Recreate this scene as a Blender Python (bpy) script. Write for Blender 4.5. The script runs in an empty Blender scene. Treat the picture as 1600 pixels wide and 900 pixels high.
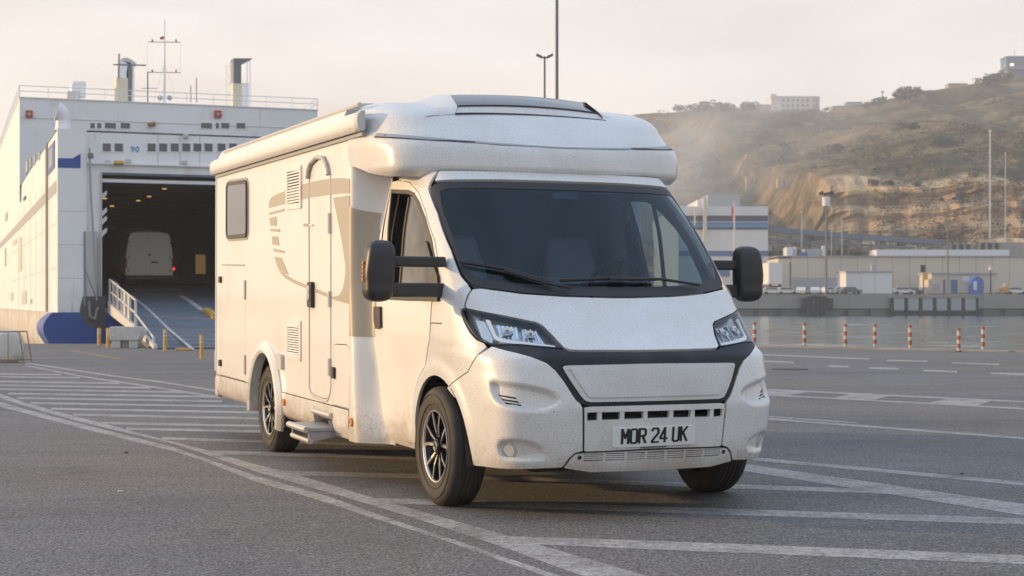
import bpy, bmesh, math, random
import numpy as np
from mathutils import Vector, Matrix, noise
from mathutils.geometry import delaunay_2d_cdt

R = math.radians
SC = bpy.context.scene
COL = SC.collection
random.seed(7)

# ------------------------------------------------------------------ camera
F, HC, VH = 2450.0, 1.30, 474.0          # focal length in px of a 1600 px frame, eye height, horizon row
cam = bpy.data.cameras.new('camera')
cam.sensor_width = 36.0
cam.lens = F / 1600 * 36
cam.shift_y = (VH - 450) / 1600
cam.clip_start, cam.clip_end = 0.1, 9000
cam.dof.use_dof = True
cam.dof.focus_distance = 9.6
cam.dof.aperture_fstop = 6.3
co = bpy.data.objects.new('camera', cam)
COL.objects.link(co)
co.location = (0, 0, HC)
co.rotation_euler = (R(90), 0, 0)
SC.camera = co

# ------------------------------------------------------------------ light
SUN_EL, SUN_AZ = R(9.5), math.atan2(-0.98, 0.19)      # azimuth from +Y towards +X
sd = Vector((math.sin(SUN_AZ) * math.cos(SUN_EL), math.cos(SUN_AZ) * math.cos(SUN_EL), math.sin(SUN_EL)))
sl = bpy.data.lights.new('sun', 'SUN')
sl.energy, sl.angle, sl.color = 4.4, R(0.8), (1.0, 0.66, 0.32)
so = bpy.data.objects.new('sun', sl)
COL.objects.link(so)
so.rotation_euler = sd.to_track_quat('Z', 'Y').to_euler()

W = bpy.data.worlds.new('World')
SC.world = W
W.use_nodes = True
nt = W.node_tree
nt.nodes.clear()
def N(t, ty, **kw):
    n = t.nodes.new(ty)
    for k, v in kw.items(): setattr(n, k, v)
    return n
sky = N(nt, 'ShaderNodeTexSky', sky_type='NISHITA', sun_disc=False, sun_elevation=SUN_EL, sun_rotation=SUN_AZ,
        air_density=1.0, dust_density=3.0, ozone_density=1.0)
bg1 = N(nt, 'ShaderNodeBackground'); bg1.inputs[1].default_value = 0.10
nt.links.new(sky.outputs[0], bg1.inputs[0])
tc = N(nt, 'ShaderNodeTexCoord')
sx = N(nt, 'ShaderNodeSeparateXYZ'); nt.links.new(tc.outputs['Generated'], sx.inputs[0])
ramp = N(nt, 'ShaderNodeValToRGB')
nt.links.new(sx.outputs['Z'], ramp.inputs[0])
er = ramp.color_ramp.elements
er[0].position, er[0].color = 0.0, (1.02, 0.90, 0.80, 1)
er[1].position, er[1].color = 1.0, (0.66, 0.90, 1.28, 1)
for p_, c_ in ((0.10, (1.02, 0.935, 0.865)), (0.20, (0.96, 0.925, 0.905)), (0.45, (0.74, 0.86, 1.03))):
    e = er.new(p_); e.color = (*c_, 1)
mp = N(nt, 'ShaderNodeMapping'); mp.inputs['Scale'].default_value = (1.5, 1.5, 6)
nt.links.new(tc.outputs['Generated'], mp.inputs[0])
nz = N(nt, 'ShaderNodeTexNoise'); nz.inputs['Scale'].default_value = 3.0; nz.inputs['Detail'].default_value = 5
nt.links.new(mp.outputs[0], nz.inputs[0])
mr = N(nt, 'ShaderNodeMapRange'); mr.inputs[1].default_value = .3; mr.inputs[2].default_value = .7
mr.inputs[3].default_value = .82; mr.inputs[4].default_value = 1.12
nt.links.new(nz.outputs[0], mr.inputs[0])
bg2 = N(nt, 'ShaderNodeBackground')
nt.links.new(ramp.outputs[0], bg2.inputs[0]); nt.links.new(mr.outputs[0], bg2.inputs[1])
mxs = N(nt, 'ShaderNodeMixShader'); mxs.inputs[0].default_value = 0.86      # thin high cloud over the clear sky
nt.links.new(bg1.outputs[0], mxs.inputs[1]); nt.links.new(bg2.outputs[0], mxs.inputs[2])
wo = N(nt, 'ShaderNodeOutputWorld'); nt.links.new(mxs.outputs[0], wo.inputs[0])

SC.view_settings.view_transform = 'Standard'
SC.view_settings.look = 'None'
SC.view_settings.exposure = 0.08
SC.view_settings.gamma = 1.0
SC.cycles.max_bounces = 10
SC.cycles.transparent_max_bounces = 16
SC.cycles.volume_bounces = 2
SC.cycles.use_denoising = True
SC.cycles.caustics_reflective = SC.cycles.caustics_refractive = False

# ------------------------------------------------------------------ tagging and mesh helpers
def tag(o, label=None, cat=None, group=None, kind=None):
    if label: o['label'] = label
    if cat: o['category'] = cat
    if group: o['group'] = group
    if kind: o['kind'] = kind
    return o

def thing(name, label, cat, loc=(0, 0, 0), rz=0, group=None):
    o = bpy.data.objects.new(name, None)
    o.empty_display_size = .3
    COL.objects.link(o)
    o.location = loc
    o.rotation_euler = (0, 0, rz)
    return tag(o, label, cat, group)

def link_mesh(name, me, m=None, parent=None, smooth=False):
    o = bpy.data.objects.new(name, me)
    COL.objects.link(o)
    if m is not None and not me.materials:
        for q in (m if isinstance(m, (list, tuple)) else [m]): me.materials.append(q)
    if parent is not None: o.parent = parent
    if smooth:
        me.polygons.foreach_set('use_smooth', [True] * len(me.polygons))
    return o

def copy_tree(o, parent=None):
    c = o.copy()
    COL.objects.link(c)
    if parent is not None: c.parent = parent
    for ch in list(o.children): copy_tree(ch, c)
    return c

class MB:
    def __init__(s): s.v, s.f, s.mi, s.cur = [], [], [], 0
    def add(s, vs, fs):
        b = len(s.v)
        s.v += [tuple(map(float, q)) for q in vs]
        for q in fs:
            s.f.append(tuple(b + i for i in q)); s.mi.append(s.cur)
        return s
    def box(s, x0, x1, y0, y1, z0, z1):
        v = [(x, y, z) for z in (z0, z1) for y in (y0, y1) for x in (x0, x1)]
        return s.add(v, [(0, 2, 3, 1), (4, 5, 7, 6), (0, 1, 5, 4), (2, 6, 7, 3), (0, 4, 6, 2), (1, 3, 7, 5)])
    def cyl(s, p0, p1, r0, r1=None, n=12, caps=True):
        r1 = r0 if r1 is None else r1
        p0, p1 = Vector(p0), Vector(p1)
        d = (p1 - p0).normalized()
        a = d.orthogonal().normalized(); b = d.cross(a)
        ring = lambda p, r: [p + (a * math.cos(2 * math.pi * i / n) + b * math.sin(2 * math.pi * i / n)) * r for i in range(n)]
        v = ring(p0, r0) + ring(p1, r1)
        f = [(i, (i + 1) % n, n + (i + 1) % n, n + i) for i in range(n)]
        if caps: f += [tuple(range(n))[::-1], tuple(range(n, 2 * n))]
        return s.add(v, f)
    def tube(s, pts, r, n=8):
        for a, b in zip(pts[:-1], pts[1:]): s.cyl(a, b, r, n=n)
        return s
    def lathe(s, prof, c=(0, 0, 0), axis='Y', n=48, closed=False):
        vs = []
        for i in range(n):
            t = 2 * math.pi * i / n
            for r, h in prof:
                x, y, z = r * math.cos(t), h, r * math.sin(t)
                if axis == 'Z': x, y, z = r * math.cos(t), r * math.sin(t), h
                if axis == 'X': x, y, z = h, r * math.cos(t), r * math.sin(t)
                vs.append((c[0] + x, c[1] + y, c[2] + z))
        m = len(prof); fs = []
        for i in range(n):
            j = (i + 1) % n
            for k in range(m if closed else m - 1):
                l = (k + 1) % m
                fs.append((i * m + k, j * m + k, j * m + l, i * m + l))
        return s.add(vs, fs)
    def prism(s, poly, fn0, fn1):
        n = len(poly)
        v = [fn0(*p) for p in poly] + [fn1(*p) for p in poly]
        f = [tuple(range(n))[::-1], tuple(range(n, 2 * n))] + [(i, (i + 1) % n, n + (i + 1) % n, n + i) for i in range(n)]
        return s.add(v, f)
    def build(s, name, m, parent=None, smooth=False, bevel=0, seg=2, angle=35):
        me = bpy.data.meshes.new(name)
        me.from_pydata(s.v, [], s.f)
        ms = m if isinstance(m, (list, tuple)) else [m]
        for q in ms: me.materials.append(q)
        if len(ms) > 1: me.polygons.foreach_set('material_index', s.mi)
        bm = bmesh.new(); bm.from_mesh(me)
        bmesh.ops.recalc_face_normals(bm, faces=bm.faces)
        bm.to_mesh(me); bm.free()
        o = link_mesh(name, me, None, parent)
        if smooth or bevel:
            me.polygons.foreach_set('use_smooth', [True] * len(me.polygons))
            me.set_sharp_from_angle(angle=R(angle))
        if bevel:
            b = o.modifiers.new('bevel', 'BEVEL'); b.width = bevel; b.segments = seg; b.limit_method = 'ANGLE'; b.angle_limit = R(angle)
            b.harden_normals = True
        return o

# ------------------------------------------------------------------ materials
def pm(name, col, rough=.5, metal=0, spec=.5, var=0, vscale=4, dirt=None, bump=0, bscale=60, coat=0, emis=None, estr=0, coords='Object'):
    m = bpy.data.materials.new(name); m.use_nodes = True
    t = m.node_tree; b = t.nodes['Principled BSDF']
    b.inputs['Base Color'].default_value = (*col, 1)
    b.inputs['Roughness'].default_value = rough
    b.inputs['Metallic'].default_value = metal
    b.inputs['Specular IOR Level'].default_value = spec
    b.inputs['Coat Weight'].default_value = coat
    b.inputs['Coat Roughness'].default_value = .08
    tcn = N(t, 'ShaderNodeTexCoord')
    cur = None
    def noise_n(sc, det=4, rg=.5):
        n = N(t, 'ShaderNodeTexNoise'); n.inputs['Scale'].default_value = sc; n.inputs['Detail'].default_value = det
        n.inputs['Roughness'].default_value = rg
        t.links.new(tcn.outputs[coords], n.inputs[0]); return n
    if var:
        n = noise_n(vscale, 6, .6)
        r = N(t, 'ShaderNodeMapRange'); r.inputs[1].default_value = .25; r.inputs[2].default_value = .75
        r.inputs[3].default_value = 1 - var; r.inputs[4].default_value = 1 + var * .5
        t.links.new(n.outputs[0], r.inputs[0])
        h = N(t, 'ShaderNodeMix', data_type='RGBA', blend_type='MULTIPLY'); h.inputs[0].default_value = 1
        h.inputs[6].default_value = (*col, 1); t.links.new(r.outputs[0], h.inputs[7])
        cur = h.outputs[2]
    for (sc, lo, hi, dc, amt) in (dirt or []):
        n = noise_n(sc, 3, .6)
        r = N(t, 'ShaderNodeMapRange'); r.inputs[1].default_value = lo; r.inputs[2].default_value = hi
        r.inputs[3].default_value = 0; r.inputs[4].default_value = amt
        t.links.new(n.outputs[0], r.inputs[0])
        h = N(t, 'ShaderNodeMix', data_type='RGBA'); t.links.new(r.outputs[0], h.inputs[0])
        if cur is None: h.inputs[6].default_value = (*col, 1)
        else: t.links.new(cur, h.inputs[6])
        h.inputs[7].default_value = (*dc, 1); cur = h.outputs[2]
    if cur is not None: t.links.new(cur, b.inputs['Base Color'])
    if bump:
        n = noise_n(bscale, 5, .6)
        bn = N(t, 'ShaderNodeBump'); bn.inputs['Strength'].default_value = bump; bn.inputs['Distance'].default_value = .01
        t.links.new(n.outputs[0], bn.inputs['Height']); t.links.new(bn.outputs[0], b.inputs['Normal'])
    if emis:
        b.inputs['Emission Color'].default_value = (*emis, 1); b.inputs['Emission Strength'].default_value = estr
    return m

def glass(name, tint=(.55, .65, .72), clear=.75, rough=.02, haze=0.0, hazecol=(.5, .5, .5)):
    m = bpy.data.materials.new(name); m.use_nodes = True
    t = m.node_tree; t.nodes.clear()
    tr = N(t, 'ShaderNodeBsdfTransparent'); tr.inputs[0].default_value = (*[c * clear for c in tint], 1)
    gl = N(t, 'ShaderNodeBsdfGlossy'); gl.inputs['Roughness'].default_value = rough
    lw = N(t, 'ShaderNodeLayerWeight'); lw.inputs[0].default_value = .5
    pw = N(t, 'ShaderNodeMath', operation='POWER'); t.links.new(lw.outputs['Facing'], pw.inputs[0]); pw.inputs[1].default_value = 5
    fr = N(t, 'ShaderNodeMath', operation='MULTIPLY_ADD'); t.links.new(pw.outputs[0], fr.inputs[0]); fr.inputs[1].default_value = .9; fr.inputs[2].default_value = .040
    gl.inputs[0].default_value = (.85, .93, 1, 1)
    mx = N(t, 'ShaderNodeMixShader'); t.links.new(fr.outputs[0], mx.inputs[0])
    if haze:
        df = N(t, 'ShaderNodeBsdfDiffuse'); df.inputs[0].default_value = (*hazecol, 1)
        tcn = N(t, 'ShaderNodeTexCoord'); n = N(t, 'ShaderNodeTexNoise'); n.inputs['Scale'].default_value = 5; n.inputs['Detail'].default_value = 8
        t.links.new(tcn.outputs['Object'], n.inputs[0])
        r = N(t, 'ShaderNodeMapRange'); r.inputs[1].default_value = .3; r.inputs[2].default_value = .8; r.inputs[3].default_value = haze * .4; r.inputs[4].default_value = haze * 1.4
        t.links.new(n.outputs[0], r.inputs[0])
        m2 = N(t, 'ShaderNodeMixShader'); t.links.new(r.outputs[0], m2.inputs[0])
        t.links.new(tr.outputs[0], m2.inputs[1]); t.links.new(df.outputs[0], m2.inputs[2])
        t.links.new(m2.outputs[0], mx.inputs[1])
    else:
        t.links.new(tr.outputs[0], mx.inputs[1])
    t.links.new(gl.outputs[0], mx.inputs[2])
    o = N(t, 'ShaderNodeOutputMaterial'); t.links.new(mx.outputs[0], o.inputs[0])
    return m

BUG = (.16, .13, .10)
M = {}
M['paint'] = pm('white_paint', (.80, .78, .74), .32, coat=.35, var=.05, vscale=1.5, dirt=[(2.2, .55, .85, (.58, .50, .40), .35)])
M['front'] = pm('white_paint_with_road_grime', (.74, .735, .72), .30, coat=.5, var=.07, vscale=2.5,
                dirt=[(1.6, .46, .75, (.58, .52, .44), .45), (7, .52, .75, (.62, .57, .50), .35), (130, .585, .65, BUG, .5), (290, .575, .67, BUG, .5)])
M['panel'] = pm('white_grille_panel_with_grime', (.64, .635, .62), .6, var=.08, vscale=5,
                dirt=[(4.0, .45, .8, (.50, .44, .38), .4), (150, .57, .66, BUG, .5), (290, .58, .69, BUG, .55)])
def mud(key, top=.75, amt=.7):
    m = M[key]; t = m.node_tree; b = t.nodes['Principled BSDF']; L = t.links.new
    src = b.inputs['Base Color'].links[0].from_socket
    tcn = N(t, 'ShaderNodeTexCoord'); xyz = N(t, 'ShaderNodeSeparateXYZ'); L(tcn.outputs['Object'], xyz.inputs[0])
    hgt = N(t, 'ShaderNodeMapRange'); L(xyz.outputs['Z'], hgt.inputs[0]); hgt.inputs[1].default_value = top; hgt.inputs[2].default_value = .24
    n = N(t, 'ShaderNodeTexNoise'); n.inputs['Scale'].default_value = 3.5; n.inputs['Detail'].default_value = 8; n.inputs['Roughness'].default_value = .75; L(tcn.outputs['Object'], n.inputs[0])
    n2 = N(t, 'ShaderNodeTexNoise'); n2.inputs['Scale'].default_value = 70; n2.inputs['Detail'].default_value = 3; L(tcn.outputs['Object'], n2.inputs[0])
    a = N(t, 'ShaderNodeMath', operation='MULTIPLY_ADD'); L(n2.outputs[0], a.inputs[0]); a.inputs[1].default_value = .45; L(n.outputs[0], a.inputs[2])
    th = N(t, 'ShaderNodeMath', operation='MULTIPLY_ADD'); L(hgt.outputs[0], th.inputs[0]); th.inputs[1].default_value = .62; L(a.outputs[0], th.inputs[2])
    r = N(t, 'ShaderNodeMapRange'); L(th.outputs[0], r.inputs[0]); r.inputs[1].default_value = .98; r.inputs[2].default_value = 1.30; r.inputs[3].default_value = 0; r.inputs[4].default_value = amt
    h = N(t, 'ShaderNodeMix', data_type='RGBA'); L(r.outputs[0], h.inputs[0]); L(src, h.inputs[6]); h.inputs[7].default_value = (.36, .29, .21, 1)
    L(h.outputs[2], b.inputs['Base Color'])
mud('paint'); mud('front', .62, .5)
M['bowl'] = pm('headlight_bowl', (.36, .37, .38), .25, .75)
M['refl'] = pm('satin_reflector', (.62, .63, .64), .22, .9)
M['beige'] = pm('beige_decal', (.40, .35, .27), .4, coat=.2)
M['trim'] = pm('dark_plastic', (.016, .019, .025), .55, spec=.3, var=.2, dirt=[(120, .62, .72, (.25, .25, .25), .35), (3, .5, .8, (.12, .12, .12), .3)])
M['black'] = pm('black_plastic', (.018, .018, .020), .5)
M['mirror'] = pm('dusty_black_plastic', (.030, .030, .032), .42, var=.25, vscale=6, dirt=[(150, .62, .72, (.3, .28, .24), .4)], bump=.1, bscale=180)
M['seam'] = pm('dark_gap', (.03, .03, .03), .8)
M['grey'] = pm('grey_plastic', (.33, .34, .35), .5)
M['lgrey'] = pm('light_grey_plastic', (.52, .52, .51), .45)
M['alu'] = pm('anodised_aluminium', (.62, .60, .56), .35, .7)
M['tyre'] = pm('tyre_rubber', (.032, .029, .026), .75, var=.25, vscale=9, dirt=[(6, .45, .8, (.11, .085, .06), .5)], bump=.25, bscale=120)
M['rimdark'] = pm('dark_alloy', (.02, .02, .021), .35, .3)
M['rimface'] = pm('machined_alloy', (.72, .69, .63), .25, .9)
M['amber'] = pm('amber_lens', (.62, .22, .05), .3)
M['chrome'] = pm('chrome_reflector', (.78, .78, .78), .12, 1.0)
M['lamp_white'] = pm('white_lens_insert', (.8, .8, .78), .25, coat=.5)
M['glass'] = glass('windscreen_glass', (.58, .76, .88), .80, haze=.008, hazecol=(.30, .36, .44))
M['quarter'] = glass('painted_sheen_side_glass', (.80, .80, .76), .75, haze=.35, hazecol=(.45, .40, .30))  # beige sky reflection on the pane, put into the colour as a diffuse layer
M['clear'] = glass('clear_lens', (.96, .97, .98), .97)
M['sideglass'] = glass('side_glass', (.60, .66, .68), .7)
M['darkglass'] = pm('tinted_acrylic', (.035, .036, .038), .08, spec=.6, coat=.5)
M['dash'] = pm('dashboard_plastic', (.055, .058, .062), .45)
M['seatfab'] = pm('pale_seat_fabric', (.24, .25, .26), .9, var=.1, vscale=20)
M['cabin'] = pm('cabin_lining', (.17, .17, .17), .85)
M['plate'] = pm('plate_white', (.74, .74, .72), .35, dirt=[(160, .6, .7, BUG, .5)])
M['ink'] = pm('plate_black', (.012, .012, .013), .4)
M['badge'] = pm('badge_grey', (.12, .12, .12), .4)

# ------------------------------------------------------------------ motorhome: frame and surface tools
TH, PH = R(22.5), R(.8)
ct, st, cp, sp = math.cos(TH), math.sin(TH), math.cos(PH), math.sin(PH)
EX = np.array([st * cp, -ct * cp, -sp]); EY = np.array([ct, st, 0.0]); EZ = np.cross(EX, EY)
VO = np.array([.405, 10.43, 0.0]) + .07 * EY
VM = np.array([EX, EY, EZ])
VC = VM @ (np.array([0, 0, HC]) - VO)          # the camera's place seen from the vehicle

def vray(px):
    px = np.atleast_2d(np.array(px, float))
    d = np.stack([(px[:, 0] - 800) / F, np.ones(len(px)), -(px[:, 1] - VH) / F], 1)
    return d @ VM.T
def vplane(px, ax, val):
    d = vray(px); t = (val - VC[ax]) / d[:, ax]
    return VC + d * t[:, None]

def pchip(x, y):
    x, y = np.array(x, float), np.array(y, float)
    h = np.diff(x); d = np.diff(y) / h
    m = np.zeros_like(y); m[0], m[-1] = d[0], d[-1]
    for i in range(1, len(x) - 1):
        if d[i - 1] * d[i] > 0:
            w1, w2 = 2 * h[i] + h[i - 1], h[i] + 2 * h[i - 1]
            m[i] = (w1 + w2) / (w1 / d[i - 1] + w2 / d[i])
    def f(q):
        q = np.clip(np.asarray(q, float), x[0], x[-1])
        i = np.clip(np.searchsorted(x, q) - 1, 0, len(h) - 1)
        t = (q - x[i]) / h[i]
        return ((1 + 2 * t) * (1 - t) ** 2 * y[i] + t * (1 - t) ** 2 * h[i] * m[i] + t * t * (3 - 2 * t) * y[i + 1] + t * t * (t - 1) * h[i] * m[i + 1])
    return f

def sdist(p, poly):
    """signed distance to a polygon, positive inside"""
    p = np.asarray(p, float); poly = np.asarray(poly, float)
    a, b = poly, np.roll(poly, -1, 0)
    best = np.full(len(p), 1e9); ins = np.zeros(len(p), bool)
    for (x0, y0), (x1, y1) in zip(a, b):
        dx, dy = x1 - x0, y1 - y0
        t = np.clip(((p[:, 0] - x0) * dx + (p[:, 1] - y0) * dy) / (dx * dx + dy * dy + 1e-12), 0, 1)
        best = np.minimum(best, np.hypot(p[:, 0] - x0 - t * dx, p[:, 1] - y0 - t * dy))
        c = ((y0 > p[:, 1]) != (y1 > p[:, 1]))
        ins ^= c & (p[:, 0] < dx * (p[:, 1] - y0) / (dy if abs(dy) > 1e-12 else 1e-12) + x0)
    return np.where(ins, best, -best)

def sstep(a, b, x):
    t = np.clip((x - a) / (b - a), 0, 1); return t * t * (3 - 2 * t)

class Shell:
    """a closed-front body: at every height a rounded plan section, seen as a radius about an upright axis"""
    def __init__(s, xc, rows, taper=0.0, L=1.7, tr=(.2, 1.1)):
        rows = np.array(rows, float); s.xc, s.L, s.taper, s.tr = xc, L, taper, tr
        z = rows[:, 0]
        s.xf, s.w, s.bow, s.k = [pchip(z, rows[:, i]) for i in (1, 2, 3, 4)]
        s.z0, s.z1 = z[0], z[-1]
        zz = np.linspace(z[0], z[-1], 600); xx = s.xf(zz)
        s.zz = zz; s.ss = np.concatenate([[0], np.cumsum(np.hypot(np.diff(zz), np.diff(xx)))])
        s.disp = []
    def g(s, x, y, z):
        w = s.w(z); ay = np.abs(y)
        a = ay - w + s.taper * sstep(s.tr[0], s.tr[1], x)
        b = x - (s.xf(z) - s.bow(z) * np.minimum(ay / w, 1.6) ** 2.2)
        k = s.k(z)
        return .5 * (a + b + np.sqrt((a - b) ** 2 + k * k))
    def rad(s, ph, z):
        c, sn = np.cos(ph), np.sin(ph)
        lo, hi = np.full(len(ph), .02), np.full(len(ph), 4.0)
        for _ in range(42):
            m = .5 * (lo + hi)
            v = s.g(s.xc + m * c, m * sn, z)
            lo = np.where(v < 0, m, lo); hi = np.where(v < 0, hi, m)
        r = .5 * (lo + hi)
        if s.disp:
            x, y = s.xc + r * c, r * sn
            for fn in s.disp: r = r + fn(x, y, z, np.stack([ph * s.L, s.s_of(z)], 1))
        return r
    def s_of(s, z): return np.interp(z, s.zz, s.ss)
    def z_of(s, q): return np.interp(q, s.ss, s.zz)
    def p(s, uv, off=0.0):
        uv = np.asarray(uv, float)
        def base(u, v):
            ph, z = u / s.L, s.z_of(v); r = s.rad(ph, z)
            return np.stack([s.xc + r * np.cos(ph), r * np.sin(ph), z], 1)
        P = base(uv[:, 0], uv[:, 1])
        e = .004
        a = base(uv[:, 0] + e, uv[:, 1]) - base(uv[:, 0] - e, uv[:, 1])
        v1, v0 = np.minimum(uv[:, 1] + e, s.ss[-1]), np.maximum(uv[:, 1] - e, 0)
        b = base(uv[:, 0], v1) - base(uv[:, 0], v0)
        n = np.cross(a, b); n /= np.linalg.norm(n, axis=1)[:, None] + 1e-12
        return P + n * off, n
    def uv(s, P):
        P = np.atleast_2d(P)
        return np.stack([np.arctan2(P[:, 1], P[:, 0] - s.xc) * s.L, s.s_of(P[:, 2])], 1)
    def hit(s, px):
        """where lines of sight to photograph positions meet this surface"""
        d = vray(px); n = len(d)
        def fn(t):
            P = VC + d * t[:, None]
            zc = np.clip(P[:, 2], s.z0, s.z1)
            return s.g(P[:, 0], P[:, 1], zc)
        ts = np.linspace(6.5, 13.5, 281); prev = fn(np.full(n, ts[0])); lo = np.full(n, np.nan)
        for a, b in zip(ts[:-1], ts[1:]):
            v = fn(np.full(n, b)); c = (prev > 0) & (v <= 0) & np.isnan(lo); lo[c] = a; prev = v
        miss = np.isnan(lo)
        if miss.any(): print('MISS', np.atleast_2d(px)[miss][:4])
        lo = np.where(miss, 10, lo); hi = lo + ts[1] - ts[0]
        for _ in range(40):
            m = .5 * (lo + hi); v = fn(m); lo = np.where(v > 0, m, lo); hi = np.where(v > 0, hi, m)
        return s.uv(VC + d * lo[:, None])

class Flat:
    """a flat wall: uv are two of the axes"""
    def __init__(s, ax, val, sign=1): s.ax, s.val, s.sign = ax, val, sign
    def p(s, uv, off=0.0):
        uv = np.asarray(uv, float); o = [i for i in range(3) if i != s.ax]
        P = np.zeros((len(uv), 3)); P[:, o[0]], P[:, o[1]], P[:, s.ax] = uv[:, 0], uv[:, 1], s.val + s.sign * off
        n = np.zeros_like(P); n[:, s.ax] = s.sign
        return P, n
    def hit(s, px):
        o = [i for i in range(3) if i != s.ax]
        return vplane(px, s.ax, s.val)[:, o]

def dense(poly, step, closed=True):
    poly = np.asarray(poly, float); out = []
    nxt = np.roll(poly, -1, 0) if closed else poly[1:]
    for a, b in zip(poly, nxt):
        n = max(1, int(math.ceil(np.linalg.norm(b - a) / step)))
        out += [a + (b - a) * i / n for i in range(n)]
    if not closed: out.append(poly[-1])
    return np.array(out)

def rnd(poly, r=.02, n=4):
    """round the corners of a polygon"""
    poly = [np.array(q, float) for q in poly]; out = []; m = len(poly)
    for i in range(m):
        a, b, c = poly[i - 1], poly[i], poly[(i + 1) % m]
        la, lc = np.linalg.norm(a - b), np.linalg.norm(c - b)
        q = min(r, .45 * la, .45 * lc)
        p0, p1 = b + (a - b) / (la + 1e-9) * q, b + (c - b) / (lc + 1e-9) * q
        for k in range(n + 1):
            t = k / n; out.append((1 - t) ** 2 * p0 + 2 * t * (1 - t) * b + t * t * p1)
    return np.array(out)

def inset(poly, d):
    poly = np.asarray(poly, float); m = len(poly)
    area = np.sum(poly[:, 0] * np.roll(poly[:, 1], -1) - poly[:, 1] * np.roll(poly[:, 0], -1))
    sg = 1 if area > 0 else -1
    e = np.roll(poly, -1, 0) - poly; e /= np.linalg.norm(e, axis=1)[:, None] + 1e-12
    nrm = np.stack([-e[:, 1], e[:, 0]], 1) * sg
    nb = nrm + np.roll(nrm, 1, 0); nb /= np.linalg.norm(nb, axis=1)[:, None] + 1e-12
    cs = np.maximum(.4, np.sum(nb * nrm, 1))
    return poly + nb * (d / cs)[:, None]

def patch(name, S, outer, m, parent, holes=(), step=.05, off=0.0, thick=.02, gap=0.0, smooth=True):
    outer = inset(outer, gap) if gap else np.asarray(outer, float)
    loops = [dense(outer, step)] + [dense(h, step) for h in holes]
    pts, edges, b0 = [], [], 0
    for lp in loops:
        n = len(lp); pts += [Vector(q) for q in lp]
        edges += [(b0 + i, b0 + (i + 1) % n) for i in range(n)]; b0 += n
    mn, mx = loops[0].min(0), loops[0].max(0)
    gx, gy = np.meshgrid(np.arange(mn[0] + step / 2, mx[0], step), np.arange(mn[1] + step / 2, mx[1], step))
    gp = np.stack([gx.ravel(), gy.ravel()], 1)
    gp = gp[sdist(gp, loops[0]) > .35 * step]
    for h in loops[1:]:
        if len(gp): gp = gp[sdist(gp, h) < -.35 * step]
    pts += [Vector(q) for q in gp]
    vs, _, fs, *_ = delaunay_2d_cdt(pts, edges, [], 1, 1e-7)
    vs = np.array([tuple(q) for q in vs])
    fs = np.array([tuple(q) for q in fs if len(q) == 3])
    cen = vs[fs].mean(1)
    keep = sdist(cen, loops[0]) > 0
    for h in loops[1:]: keep &= sdist(cen, h) < 0
    fs = fs[keep]
    P, nr = S.p(vs, off)
    a = np.cross(P[fs[:, 1]] - P[fs[:, 0]], P[fs[:, 2]] - P[fs[:, 0]])
    flip = np.sum(a * nr[fs[:, 0]], 1) < 0
    fs[flip] = fs[flip][:, ::-1]
    V = [tuple(q) for q in P]; FS = [tuple(int(i) for i in q) for q in fs]
    nsm = len(FS)
    if thick:
        cnt = {}
        for q in FS:
            for i in range(3): cnt[(q[i], q[(i + 1) % 3])] = 1
        rim = [e for e in cnt if (e[1], e[0]) not in cnt]
        P2, _ = S.p(vs, off - thick)
        mp_ = {}
        for e in rim:
            for i in e:
                if i not in mp_:
                    mp_[i] = len(V); V.append(tuple(P[i])); V.append(tuple(P2[i]))
        for i, j in rim: FS.append((mp_[j], mp_[i], mp_[i] + 1, mp_[j] + 1))
    me = bpy.data.meshes.new(name); me.from_pydata(V, [], FS)
    o = link_mesh(name, me, m, parent)
    if smooth: me.polygons.foreach_set('use_smooth', [i < nsm for i in range(len(FS))])
    return o

def mirror(poly): return np.asarray(poly)[::-1] * np.array([-1, 1])
def half(poly):
    """complete a half outline traced from one end on the centre line to the other"""
    a = np.asarray(poly, float); a = a[a[:, 0] < -1e-4]
    a0, a1 = np.array([[0, a[0, 1]]]), np.array([[0, a[-1, 1]]])
    return np.concatenate([a0, a, a1, a[::-1] * np.array([-1, 1])])
def inside(name, S, line_px): return S.hit(line_px)

# ------------------------------------------------------------------ motorhome
MH = thing('motorhome', 'dusty white motorhome with beige side decal, filling the middle of the picture', 'motorhome')
MH.matrix_world = Matrix(((EX[0], EY[0], EZ[0], VO[0]), (EX[1], EY[1], EZ[1], VO[1]), (EX[2], EY[2], EZ[2], VO[2]), (0, 0, 0, 1)))
def gz(x): return x * sp / cp                    # height of the ground in the vehicle's own frame

CAB = Shell(-1.3, [
    # z    front  half-width bow  corner
    (.26, .99, .95, .18, .20), (.31, 1.03, .975, .18, .18), (.42, 1.06, .998, .18, .16), (.55, 1.075, 1.012, .18, .15), (.68, 1.085, 1.02, .18, .15),
    (.80, 1.075, 1.03, .19, .17), (.90, 1.06, 1.04, .20, .20), (.985, 1.03, 1.05, .20, .22), (1.03, .965, 1.055, .20, .24),
    (1.10, .86, 1.06, .20, .24), (1.20, .735, 1.06, .18, .24), (1.30, .605, 1.055, .17, .22), (1.385, .505, 1.045, .17, .18), (1.405, .475, 1.04, .17, .17),
    (1.60, .275, 1.02, .17, .15), (1.80, .07, 1.0, .17, .14), (2.0, -.135, .965, .17, .14), (2.12, -.262, .945, .17, .14), (2.2, -.36, .93, .17, .14)], taper=.05)
def cside(x, z):
    """right flank of the cab at a given length and height, as surface coordinates"""
    x, z = np.atleast_1d(np.asarray(x, float)), np.atleast_1d(np.asarray(z, float))
    lo, hi = np.zeros(len(x)), np.full(len(x), 1.3)
    for _ in range(40):
        m = .5 * (lo + hi); v = CAB.g(x, -m, z); lo = np.where(v < 0, m, lo); hi = np.where(v < 0, hi, m)
    return CAB.uv(np.stack([x, -lo, z], 1))

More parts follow.
